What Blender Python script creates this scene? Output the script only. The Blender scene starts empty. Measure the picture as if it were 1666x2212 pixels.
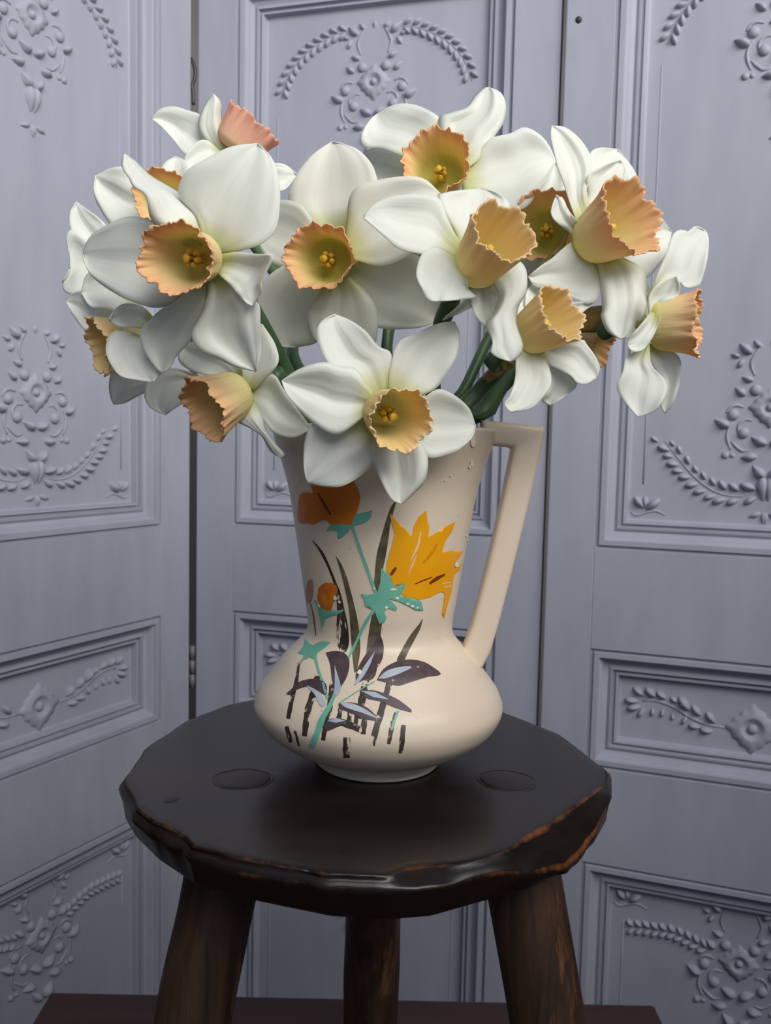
import bpy, bmesh, math, random
import numpy as np
from mathutils import Vector, Matrix
from mathutils import noise as mn
from mathutils.geometry import delaunay_2d_cdt

random.seed(7)
SC = bpy.context.scene
COL = SC.collection
EYE = 0.95                       # camera height above the floor (m)

# ------------------------------------------------------------------ camera
FPX, PITCH, ROLL = 1938.6, math.radians(4.746), math.radians(1.233)
cF = np.array([0, math.cos(PITCH), -math.sin(PITCH)])
_R0 = np.array([1.0, 0, 0]); _U0 = np.array([0, math.sin(PITCH), math.cos(PITCH)])
cR = math.cos(ROLL) * _R0 + math.sin(ROLL) * _U0
cU = math.cos(ROLL) * _U0 - math.sin(ROLL) * _R0
cam = bpy.data.cameras.new('camera')
cam.sensor_fit = 'VERTICAL'; cam.sensor_height = 36.0
cam.lens = FPX / 2212 * 36.0
cam.clip_start = 0.02
cam.dof.use_dof = True; cam.dof.focus_distance = 0.50; cam.dof.aperture_fstop = 18.0
camo = bpy.data.objects.new('camera', cam); COL.objects.link(camo)
camo.matrix_world = Matrix(((cR[0], cU[0], -cF[0], 0), (cR[1], cU[1], -cF[1], 0),
                            (cR[2], cU[2], -cF[2], EYE), (0, 0, 0, 1)))
SC.camera = camo

# ------------------------------------------------------------------ light
w = bpy.data.worlds.new('world'); SC.world = w; w.use_nodes = True
w.node_tree.nodes['Background'].inputs[0].default_value = (0.55, 0.69, 1.0, 1)
w.node_tree.nodes['Background'].inputs[1].default_value = 0.25

def area(name, loc, target, sx, sy, power, col):
    l = bpy.data.lights.new(name, 'AREA'); l.shape = 'RECTANGLE'; l.size = sx; l.size_y = sy
    l.energy = power; l.color = col
    o = bpy.data.objects.new(name, l); COL.objects.link(o)
    o.location = loc
    o.rotation_euler = (Vector(target) - Vector(loc)).to_track_quat('-Z', 'Y').to_euler()
    return o
key = area('window_light', (0.62, -0.34, EYE + 0.95), (-0.08, 0.90, EYE + 0.46), 1.9, 0.9, 13.0, (1.0, 0.97, 0.925))
key.data.spread = math.radians(92)
SC.view_settings.view_transform = 'Standard'; SC.view_settings.look = 'None'
SC.view_settings.exposure = 0.12; SC.view_settings.gamma = 1.0
SC.view_settings.use_curve_mapping = False

# ------------------------------------------------------------------ helpers
def ray(x, y): return cF + cR * ((x - 833) / FPX) - cU * ((y - 1106) / FPX)
def at(x, y, d): return ray(x, y) * d                   # point at camera depth d
def onz(x, y, z): r = ray(x, y); return r * (z / r[2])
def ony(x, y, Y): r = ray(x, y); return r * (Y / r[1])
def project(P):
    d = P @ cF; return 833 + FPX * (P @ cR) / d, 1106 - FPX * (P @ cU) / d
def W(P): return (P[0], P[1], P[2] + EYE)                # eye-relative -> world

def lin(c):
    out = []
    for v in c:
        v /= 255.0
        out.append(v / 12.92 if v <= 0.04045 else ((v + 0.055) / 1.055) ** 2.4)
    return (*out, 1)

def mesh_obj(name, verts, faces, mat=None, parent=None, smooth=True, uv=None, world=True):
    me = bpy.data.meshes.new(name)
    me.from_pydata([tuple(v) for v in verts], [], faces)
    if smooth: me.polygons.foreach_set('use_smooth', [True] * len(me.polygons))
    if uv is not None:
        l = me.uv_layers.new(name='UVMap')
        idx = np.empty(len(me.loops), dtype=np.int32); me.loops.foreach_get('vertex_index', idx)
        l.data.foreach_set('uv', np.asarray(uv, dtype=np.float32)[idx].ravel())
    me.update()
    o = bpy.data.objects.new(name, me); COL.objects.link(o)
    if mat: me.materials.append(mat)
    if parent: attach(o, parent)
    return o

def attach(o, p):
    """parent o to p, where o was built in world coordinates and p has a location only / a full matrix"""
    o.parent = p
    o.matrix_parent_inverse = p.matrix_basis.inverted()

def thing(name, label, cat, loc, group=None):
    o = bpy.data.objects.new(name, None); COL.objects.link(o)
    o.location = loc; o.empty_display_size = 0.02
    o['label'] = label; o['category'] = cat
    if group: o['group'] = group
    return o

def catmull(P, n):
    P = np.asarray(P, float)
    Q = np.vstack([2 * P[0] - P[1], P, 2 * P[-1] - P[-2]])
    out = []
    for i in range(len(P) - 1):
        p0, p1, p2, p3 = Q[i:i + 4]
        for k in range(12):
            t = k / 12
            out.append(0.5 * ((2 * p1) + (-p0 + p2) * t + (2 * p0 - 5 * p1 + 4 * p2 - p3) * t * t + (-p0 + 3 * p1 - 3 * p2 + p3) * t ** 3))
    out.append(P[-1]); out = np.array(out)
    L = np.concatenate([[0], np.cumsum(np.linalg.norm(np.diff(out, axis=0), axis=1))])
    s = np.linspace(0, L[-1], n)
    return np.stack([np.interp(s, L, out[:, k]) for k in range(out.shape[1])], 1)

def tube_data(path, rad, seg=10, flat=1.0, cap=True, wob=0.0):
    path = np.asarray(path, float); n = len(path)
    T = np.gradient(path, axis=0); T /= np.linalg.norm(T, axis=1)[:, None]
    up = np.array([0.0, 1, 0]) if abs(T[0][1]) < 0.9 else np.array([1.0, 0, 0])
    V = []; F = []
    A = np.cross(T[0], up); A /= np.linalg.norm(A)
    for i in range(n):
        A = A - T[i] * (A @ T[i]); A /= np.linalg.norm(A); B = np.cross(T[i], A)
        r = rad[i] if hasattr(rad, '__len__') else rad
        for k in range(seg):
            a = 2 * math.pi * k / seg
            rr = r
            if wob:
                rr = r * (1 + wob * mn.noise(Vector((math.cos(a) * 1.3, math.sin(a) * 1.3, path[i][2] * 14 + path[i][0] * 31))))
            V.append(path[i] + A * math.cos(a) * rr + B * math.sin(a) * rr * flat)
    for i in range(n - 1):
        for k in range(seg):
            k2 = (k + 1) % seg
            F.append((i * seg + k, i * seg + k2, (i + 1) * seg + k2, (i + 1) * seg + k))
    if cap:
        F.append(tuple(range(seg))[::-1]); F.append(tuple((n - 1) * seg + k for k in range(seg)))
    return V, F

def box_data(x0, x1, y0, y1, z0, z1):
    V = [(x, y, z) for x in (x0, x1) for y in (y0, y1) for z in (z0, z1)]
    F = [(0, 1, 3, 2), (4, 6, 7, 5), (0, 4, 5, 1), (2, 3, 7, 6), (0, 2, 6, 4), (1, 5, 7, 3)]
    return V, F

def bevel(o, wd, seg=2):
    m = o.modifiers.new('bevel', 'BEVEL'); m.width = wd; m.segments = seg; m.limit_method = 'ANGLE'
    return o

# ------------------------------------------------------------------ materials
def newmat(name):
    m = bpy.data.materials.new(name); m.use_nodes = True
    nt = m.node_tree; b = nt.nodes['Principled BSDF']
    return m, nt, b, nt.nodes.new, nt.links.new

def ramp(nt, stops, inter='LINEAR'):
    r = nt.nodes.new('ShaderNodeValToRGB'); r.color_ramp.interpolation = inter
    e = r.color_ramp.elements
    e[0].position, e[0].color = stops[0]; e[1].position, e[1].color = stops[1]
    for p, c in stops[2:]:
        x = e.new(p); x.color = c
    return r

def noise_node(nt, scale, detail=4, rough=0.55, mapping=None, coord='Object', dist=0.0):
    tc = nt.nodes.new('ShaderNodeTexCoord'); n = nt.nodes.new('ShaderNodeTexNoise')
    n.inputs['Scale'].default_value = scale; n.inputs['Detail'].default_value = detail
    n.inputs['Roughness'].default_value = rough; n.inputs['Distortion'].default_value = dist
    if mapping:
        mp = nt.nodes.new('ShaderNodeMapping'); mp.inputs['Scale'].default_value = mapping
        nt.links.new(tc.outputs[coord], mp.inputs[0]); nt.links.new(mp.outputs[0], n.inputs['Vector'])
    else:
        nt.links.new(tc.outputs[coord], n.inputs['Vector'])
    return n

def add_bump(nt, b, height_socket, strength, dist):
    bp = nt.nodes.new('ShaderNodeBump'); bp.inputs['Strength'].default_value = strength
    bp.inputs['Distance'].default_value = dist
    nt.links.new(height_socket, bp.inputs['Height']); nt.links.new(bp.outputs[0], b.inputs['Normal'])

def mottled(name, c1, c2, scale, rough, bump=0.0, mapping=None, spec=0.5, bdist=0.001):
    m, nt, b, N, L = newmat(name)
    n = noise_node(nt, scale, mapping=mapping)
    r = ramp(nt, [(0.3, lin(c1)), (0.7, lin(c2))])
    L(n.outputs['Fac'], r.inputs[0]); L(r.outputs[0], b.inputs['Base Color'])
    b.inputs['Roughness'].default_value = rough; b.inputs['Specular IOR Level'].default_value = spec
    if bump: add_bump(nt, b, n.outputs['Fac'], bump, bdist)
    return m

M_screen = mottled('screen_paint', (155, 158, 171), (165, 167, 180), 26, 0.62, 0.10, mapping=(1, 1, 0.25), spec=0.25)
M_edge = mottled('screen_edge', (84, 70, 66), (112, 98, 94), 30, 0.7, 0.1)
M_dark = mottled('dark_metal', (38, 34, 38), (60, 54, 58), 60, 0.4, spec=0.5)
M_steel = mottled('steel', (104, 100, 108), (128, 124, 132), 60, 0.55)

def petal_mat(name, white, base):
    m, nt, b, N, L = newmat(name)
    uv = N('ShaderNodeUVMap'); sp = N('ShaderNodeSeparateXYZ'); L(uv.outputs[0], sp.inputs[0])
    mp = N('ShaderNodeMapping'); mp.inputs['Scale'].default_value = (13, 1.1, 1); L(uv.outputs[0], mp.inputs[0])
    nz = N('ShaderNodeTexNoise'); nz.inputs['Scale'].default_value = 1.0; nz.inputs['Detail'].default_value = 3
    L(mp.outputs[0], nz.inputs['Vector'])
    r = ramp(nt, [(0.0, lin(base)), (0.12, lin(tuple(0.55 * p + 0.45 * q for p, q in zip(base, white)))), (0.27, lin(white)), (1.0, lin(white))])
    L(sp.outputs['Y'], r.inputs[0])
    vr = ramp(nt, [(0.3, (0.955, 0.96, 0.945, 1)), (0.65, (1, 1, 1, 1))]); L(nz.outputs['Fac'], vr.inputs[0])
    mx = N('ShaderNodeMix'); mx.data_type = 'RGBA'; mx.blend_type = 'MULTIPLY'; mx.inputs['Factor'].default_value = 1
    L(r.outputs[0], mx.inputs['A']); L(vr.outputs[0], mx.inputs['B'])
    L(mx.outputs['Result'], b.inputs['Base Color'])
    b.inputs['Roughness'].default_value = 0.6; b.inputs['Specular IOR Level'].default_value = 0.25
    add_bump(nt, b, nz.outputs['Fac'], 0.32, 0.0006)
    tr = N('ShaderNodeBsdfTranslucent'); L(mx.outputs['Result'], tr.inputs[0])
    ms = N('ShaderNodeMixShader'); ms.inputs[0].default_value = 0.38
    L(b.outputs[0], ms.inputs[1]); L(tr.outputs[0], ms.inputs[2])
    L(ms.outputs[0], nt.nodes['Material Output'].inputs['Surface'])
    return m

M_petal = petal_mat('petal_white', (245, 247, 240), (212, 214, 146))
M_petal2 = petal_mat('petal_cream', (245, 245, 235), (208, 210, 140))

def corona_mat(name, stops):
    m, nt, b, N, L = newmat(name)
    uv = N('ShaderNodeUVMap'); sp = N('ShaderNodeSeparateXYZ'); L(uv.outputs[0], sp.inputs[0])
    mp = N('ShaderNodeMapping'); mp.inputs['Scale'].default_value = (60, 2, 1); L(uv.outputs[0], mp.inputs[0])
    nz = N('ShaderNodeTexNoise'); nz.inputs['Scale'].default_value = 1.0; nz.inputs['Detail'].default_value = 3
    L(mp.outputs[0], nz.inputs['Vector'])
    ad = N('ShaderNodeMath'); ad.operation = 'MULTIPLY_ADD'; ad.inputs[1].default_value = 0.25
    L(nz.outputs['Fac'], ad.inputs[0])
    sb = N('ShaderNodeMath'); sb.operation = 'SUBTRACT'; sb.inputs[1].default_value = 0.08; L(sp.outputs['Y'], sb.inputs[0])
    L(sb.outputs[0], ad.inputs[2])
    r = ramp(nt, [(p, lin(c)) for p, c in stops]); L(ad.outputs[0], r.inputs[0])
    L(r.outputs[0], b.inputs['Base Color']); b.inputs['Roughness'].default_value = 0.55
    b.inputs['Specular IOR Level'].default_value = 0.3
    add_bump(nt, b, nz.outputs['Fac'], 0.4, 0.0008)
    tr = N('ShaderNodeBsdfTranslucent'); L(r.outputs[0], tr.inputs[0])
    ms = N('ShaderNodeMixShader'); ms.inputs[0].default_value = 0.3
    L(b.outputs[0], ms.inputs[1]); L(tr.outputs[0], ms.inputs[2])
    L(ms.outputs[0], nt.nodes['Material Output'].inputs['Surface'])
    return m
M_cor = {
 'peach': corona_mat('corona_peach', [(0.0, (222, 214, 122)), (0.22, (245, 234, 164)), (0.6, (250, 227, 170)), (0.85, (250, 214, 160)), (1.0, (249, 204, 154))]),
 'yellow': corona_mat('corona_yellow', [(0.0, (238, 236, 178)), (0.25, (250, 236, 172)), (0.6, (252, 228, 160)), (0.9, (252, 223, 158)), (1.0, (253, 226, 176))]),
 'salmon': corona_mat('corona_salmon', [(0.0, (248, 222, 176)), (0.35, (249, 208, 176)), (0.7, (249, 196, 170)), (1.0, (248, 190, 162))]),
 'amber': corona_mat('corona_amber', [(0.0, (198, 194, 88)), (0.35, (242, 224, 142)), (0.7, (250, 222, 158)), (0.9, (250, 210, 152)), (1.0, (248, 198, 150))]),
}
M_stamen = mottled('stamen_yellow', (196, 156, 40), (226, 190, 66), 300, 0.6)
M_stem = mottled('stem_green', (56, 84, 56), (76, 104, 66), 120, 0.45, 0.1, mapping=(1, 1, 0.1))
M_ovary = mottled('ovary_green', (120, 128, 58), (146, 146, 74), 120, 0.5)
M_spathe = mottled('spathe_papery', (128, 104, 52), (170, 140, 80), 160, 0.7, 0.3)

# jug
def jug_mat():
    m, nt, b, N, L = newmat('jug_glaze')
    n1 = noise_node(nt, 14, 5); r1 = ramp(nt, [(0.3, lin(JUGC[0])), (0.7, lin(JUGC[1]))]); L(n1.outputs['Fac'], r1.inputs[0])
    n2 = noise_node(nt, 230, 2); r2 = ramp(nt, [(0.73, (0, 0, 0, 1)), (0.79, (1, 1, 1, 1))]); L(n2.outputs['Fac'], r2.inputs[0])
    mx = N('ShaderNodeMix'); mx.data_type = 'RGBA'; L(r2.outputs[0], mx.inputs['Factor'])
    L(r1.outputs[0], mx.inputs['A']); mx.inputs['B'].default_value = lin((186, 160, 132))
    L(mx.outputs['Result'], b.inputs['Base Color'])
    b.inputs['Roughness'].default_value = 0.34; b.inputs['Specular IOR Level'].default_value = 0.45
    add_bump(nt, b, n1.outputs['Fac'], 0.05, 0.002)
    return m
JUGC = ((224, 206, 183), (231, 214, 192))
M_jug = jug_mat()
M_foot = mottled('bare_clay', (226, 213, 193), (236, 226, 208), 60, 0.7, 0.1)
M_chip = mottled('chipped_glaze', (232, 224, 210), (243, 236, 224), 90, 0.8)

def paint(name, c1, c2, worn=0.0, scale=60, rough=0.4, stretch=None):
    m = mottled(name, c1, c2, scale, rough)
    nt = m.node_tree; b = nt.nodes['Principled BSDF']
    if worn:
        n = noise_node(nt, 260, 3, 0.7, mapping=stretch or (1, 1, 0.22))
        r = ramp(nt, [(max(0, worn - 0.05), (0, 0, 0, 1)), (worn + 0.03, (1, 1, 1, 1))]); nt.links.new(n.outputs['Fac'], r.inputs[0])
        t = nt.nodes.new('ShaderNodeBsdfTransparent'); ms = nt.nodes.new('ShaderNodeMixShader')
        nt.links.new(r.outputs[0], ms.inputs[0]); nt.links.new(t.outputs[0], ms.inputs[1]); nt.links.new(b.outputs[0], ms.inputs[2])
        nt.links.new(ms.outputs[0], nt.nodes['Material Output'].inputs['Surface'])
    return m
PM = {
 'orange': paint('paint_orange', (212, 112, 30), (224, 128, 40)),
 'bud': paint('paint_bud', (186, 94, 30), (224, 132, 40), scale=180),
 'yellow': paint('paint_yellow', (240, 160, 10), (247, 174, 22)),
 'teal': paint('paint_teal', (100, 172, 148), (122, 190, 168)),
 'olive': paint('paint_olive', (66, 60, 42), (112, 102, 78), worn=0.27, scale=120),
 'black': paint('paint_black', (44, 36, 32), (74, 62, 52), worn=0.42, scale=120),
 'plum': paint('paint_plum', (66, 50, 56), (92, 74, 78), worn=0.33, scale=160),
 'blue': paint('paint_pale_blue', (160, 172, 188), (190, 198, 208)),
 'pink': paint('paint_pink', (236, 196, 168), (244, 214, 190)),
 'brown': paint('paint_brown', (116, 52, 20), (140, 70, 34), worn=0.3),
 'faint': paint('paint_faint', (168, 112, 78), (190, 140, 108), worn=0.3),
}

def wood(name, dark, mid, worn, grain, rough, wear_lo, wear_hi, edge=False, bump=0.3):
    m, nt, b, N, L = newmat(name)
    n = noise_node(nt, 1.0, 6, 0.65, mapping=grain, dist=0.4)
    r = ramp(nt, [(0.32, lin(dark)), (0.68, lin(mid))]); L(n.outputs['Fac'], r.inputs[0])
    n2 = noise_node(nt, 1.0, 5, 0.7, mapping=tuple(g * 0.55 for g in grain))
    r2 = ramp(nt, [(wear_lo, (0, 0, 0, 1)), (wear_hi, (1, 1, 1, 1))]); L(n2.outputs['Fac'], r2.inputs[0])
    fac = r2.outputs[0]
    if edge:
        at_ = N('ShaderNodeAttribute'); at_.attribute_name = 'edge_wear'
        n3 = noise_node(nt, 55, 5, 0.7)
        ma = N('ShaderNodeMath'); ma.operation = 'MULTIPLY'; L(at_.outputs['Fac'], ma.inputs[0]); L(n3.outputs['Fac'], ma.inputs[1])
        r3 = ramp(nt, [(0.36, (0, 0, 0, 1)), (0.62, (1, 1, 1, 1))]); L(ma.outputs[0], r3.inputs[0])
        mxx = N('ShaderNodeMath'); mxx.operation = 'MAXIMUM'; L(r3.outputs[0], mxx.inputs[0]); 
        sc_ = N('ShaderNodeMath'); sc_.operation = 'MULTIPLY'; sc_.inputs[1].default_value = 0.12; L(fac, sc_.inputs[0])
        L(sc_.outputs[0], mxx.inputs[1]); fac = mxx.outputs[0]
    mx = N('ShaderNodeMix'); mx.data_type = 'RGBA'; L(fac, mx.inputs['Factor'])
    L(r.outputs[0], mx.inputs['A']); mx.inputs['B'].default_value = lin(worn)
    L(mx.outputs['Result'], b.inputs['Base Color'])
    rr = N('ShaderNodeMapRange'); rr.inputs['To Min'].default_value = rough - 0.06; rr.inputs['To Max'].default_value = rough + 0.12
    L(n.outputs['Fac'], rr.inputs['Value']); L(rr.outputs[0], b.inputs['Roughness'])
    add_bump(nt, b, n.outputs['Fac'], bump, 0.001)
    return m
M_seat = wood('stool_seat_wood', (16, 11, 9), (34, 25, 20), (118, 70, 36), (9, 30, 60), 0.27, 0.55, 0.8, edge=True, bump=0.12)
M_tenon = wood('stool_tenon_wood', (20, 15, 12), (44, 34, 29), (70, 54, 42), (60, 60, 60), 0.42, 0.6, 0.85, bump=0.3)
M_leg = wood('stool_leg_wood', (30, 19, 13), (78, 51, 33), (146, 96, 54), (85, 85, 7), 0.6, 0.57, 0.75, bump=0.9)
M_table = wood('table_wood', (50, 27, 22), (68, 38, 30), (80, 48, 36), (4, 60, 60), 0.45, 0.6, 0.9, bump=0.15)
M_floor = wood('floor_wood', (38, 28, 22), (58, 44, 34), (66, 52, 40), (30, 3, 30), 0.5, 0.6, 0.9)
M_wall = mottled('wall_plaster', (150, 142, 134), (162, 154, 146), 6, 0.9)

# ------------------------------------------------------------------ room
def struct(o): o['kind'] = 'structure'; return o
V, F_ = box_data(-2.2, 2.2, -2.4, 2.2, -0.06, 0); struct(mesh_obj('floor', V, F_, M_floor, smooth=False))
for nm, x in (('wall_left', -2.3), ('wall_right', 2.2)):
    V, F_ = box_data(x, x + 0.1, -2.4, 2.3, 0, 2.6); struct(mesh_obj(nm, V, F_, M_wall, smooth=False))
V, F_ = box_data(-2.2, 2.2, 2.2, 2.3, 0, 2.6); struct(mesh_obj('wall_back', V, F_, M_wall, smooth=False))

# ------------------------------------------------------------------ folding screen
SW, STOP, SBOT = 0.45, 0.62, -EYE + 0.004
LEAF = {'L': (np.array([-0.2541 - SW * math.sin(math.radians(28.2436)), 1.1606 - SW * math.cos(math.radians(28.2436))]), 28.2436),
        'C': (np.array([-0.2477, 1.1698]), 105.746), 'R': (np.array([0.1821, 1.0024]), 109.771)}
FIELDS = [(0.172, -0.117, 0.549), (0.172, -0.365, -0.229), (0.172, -0.865, -0.475)]  # half width, outer bottom, outer top
PROF = [(0, 0), (0.0012, -0.0022), (0.0030, -0.0022), (0.0042, 0), (0.0095, 0), (0.0105, -0.0022), (0.0120, -0.0032), (0.0150, -0.0068),
        (0.0190, -0.0080), (0.0220, -0.0066), (0.0240, -0.0064), (0.0250, -0.0098), (0.0268, -0.0098), (0.0280, -0.0078), (0.0300, -0.0080),
        (0.0315, -0.0130), (0.0335, -0.0135)]
PROF = [(a_, b_ * 1.6) for a_, b_ in PROF]
FD = PROF[-1][1]                                      # depth of the inset fields

def drop_mesh(name, taper):
    """domed relief drop, unit length along x (0..1), half width 0.5 along z, height 1 along -y"""
    V = [(0, 0, 0)]; F = []; rows = 9; cols = 7
    for i in range(1, rows):
        s = i / rows
        wd = 0.5 * (math.sin(math.pi * s ** taper)) ** 0.8
        for k in range(cols):
            t = -1 + 2 * k / (cols - 1)
            V.append((s, -(1 - t * t) ** 0.75 * math.sin(math.pi * s ** taper) ** 0.7, wd * t))
    V.append((1, 0, 0)); e = len(V) - 1
    for i in range(rows - 2):
        for k in range(cols - 1):
            a = 1 + i * cols + k; F.append((a, a + cols, a + cols + 1, a + 1))
    for k in range(cols - 1):
        F.append((0, 1 + k, 2 + k)); F.append((e, e - cols + k + 1, e - cols + k))
    me = bpy.data.meshes.new(name); me.from_pydata(V, [], F); me.update()
    me.polygons.foreach_set('use_smooth', [True] * len(me.polygons)); me.materials.append(M_screen)
    return me
ME_LEAF = drop_mesh('relief_leaf', 0.85); ME_DROP = drop_mesh('relief_drop', 1.35)
def ball_mesh(name):
    bm = bmesh.new(); bmesh.ops.create_uvsphere(bm, u_segments=14, v_segments=8, radius=1.0)
    me = bpy.data.meshes.new(name); bm.to_mesh(me); bm.free(); me.materials.append(M_screen)
    me.polygons.foreach_set('use_smooth', [True] * len(me.polygons)); return me
ME_BALL = ball_mesh('relief_bead')

# motif pieces in millimetres about their centre, left half only (mirrored in code)
GAR_STEM = [(-104, -38), (-100, -43), (-89, -56), (-77, -70), (-65, -81), (-51, -90), (-37, -94), (-21, -94), (-7, -87)]
GAR_LEAF = [(-99, -37, -94, -42), (-91, -42, -87, -50), (-82, -52, -78, -61), (-74, -63, -69, -70), (-65, -69, -61, -77), (-56, -75, -51, -83),
 (-47, -78, -40, -87), (-37, -81, -27, -88), (-26, -81, -11, -86),
 (-119, -33, -112, -38), (-112, -43, -100, -47), (-106, -53, -96, -54), (-102, -61, -90, -63), (-96, -69, -85, -70), (-89, -76, -77, -76), (-82, -85, -69, -83),
 (-73, -92, -61, -90), (-62, -98, -51, -95), (-53, -102, -40, -98), (-39, -103, -27, -98), (-21, -102, -10, -95)]
MED_DROP = [(-15, -61, -3, -73), (-55, -13, -40, -20), (-18, -31, -3, -38), (-27, -53, -12, -52), (-36, 21, -26, 13), (-30, 32, -19, 28), (-34, 41, -29, 50),
 (-42, 56, -33, 53), (-34, 67, -22, 57), (-20, 70, -13, 63)]
MED_TUBE = [[(-37, -45), (-41, -33), (-40, -23), (-36, -16)], [(-37, -36), (-31, -42), (-25, -46), (-18, -45)],
 [(-17, -14), (-24, -13), (-30, -19), (-29, -27), (-24, -31), (-20, -26)], [(-43, -6), (-39, 0), (-33, 2), (-26, 0)], [(-11, 66), (-18, 54), (-21, 45), (-17, 33)]]
MED_BALL = [(-25, -27, 7), (-36, -8, 7), (-15, 18, 7), (-42, -51, 4.5), (-35, -51, 3)]
TAIL_DROP = [(-2, -99, -4, -74), (3, -99, 4, -74), (-17, -116, -5, -112), (-1, -124, -1, -112)]
CORNER = [(-134, -99, -124, -110), (-122, -98, -122, -110), (-106, -101, -119, -111)]
CORNER_T = [(-137, -116), (-131, -120), (-120, -116), (-110, -114), (-100, -118)]
ARCH_STEM = [(-121, -10), (-111, 16), (-94, 36), (-73, 50), (-48, 60), (-26, 62)]
BOX_STEM = [(-115, 17), (-104, 19), (-90, 17), (-77, 12), (-62, 4), (-45, -1), (-27, -2)]
BOX_LEAF = [(-126, 32, -115, 24), (-113, 33, -102, 24), (-101, 30, -91, 23), (-86, 25, -78, 20), (-77, 27, -66, 14), (-63, 19, -54, 9), (-48, 13, -39, 3),
 (-135, 17, -121, 16), (-132, 7, -118, 10), (-119, -2, -114, 8), (-104, 1, -104, 10), (-94, 1, -93, 10), (-82, -1, -83, 6), (-72, -4, -68, 5), (-66, -4, -54, -5), (-54, -7, -41, -8)]
LOW_STEM = [(-122, 15), (-104, 17), (-87, 18), (-68, 18), (-47, 12), (-27, 5)]

def along(stem, n, ln, ang, off=2.0):
    """pairs of leaves along a stem"""
    P = catmull(stem, n + 2); T = np.gradient(P, axis=0); out = []
    for i in range(1, n + 1):
        t = T[i] / np.linalg.norm(T[i]); nrm = np.array([-t[1], t[0]])
        for sd in (-1, 1):
            b = P[i] + nrm * sd * off
            d = -t * math.cos(ang) + nrm * sd * math.sin(ang)
            e = b + d * ln
            out.append((e[0], e[1], b[0], b[1]))
    return out

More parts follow.
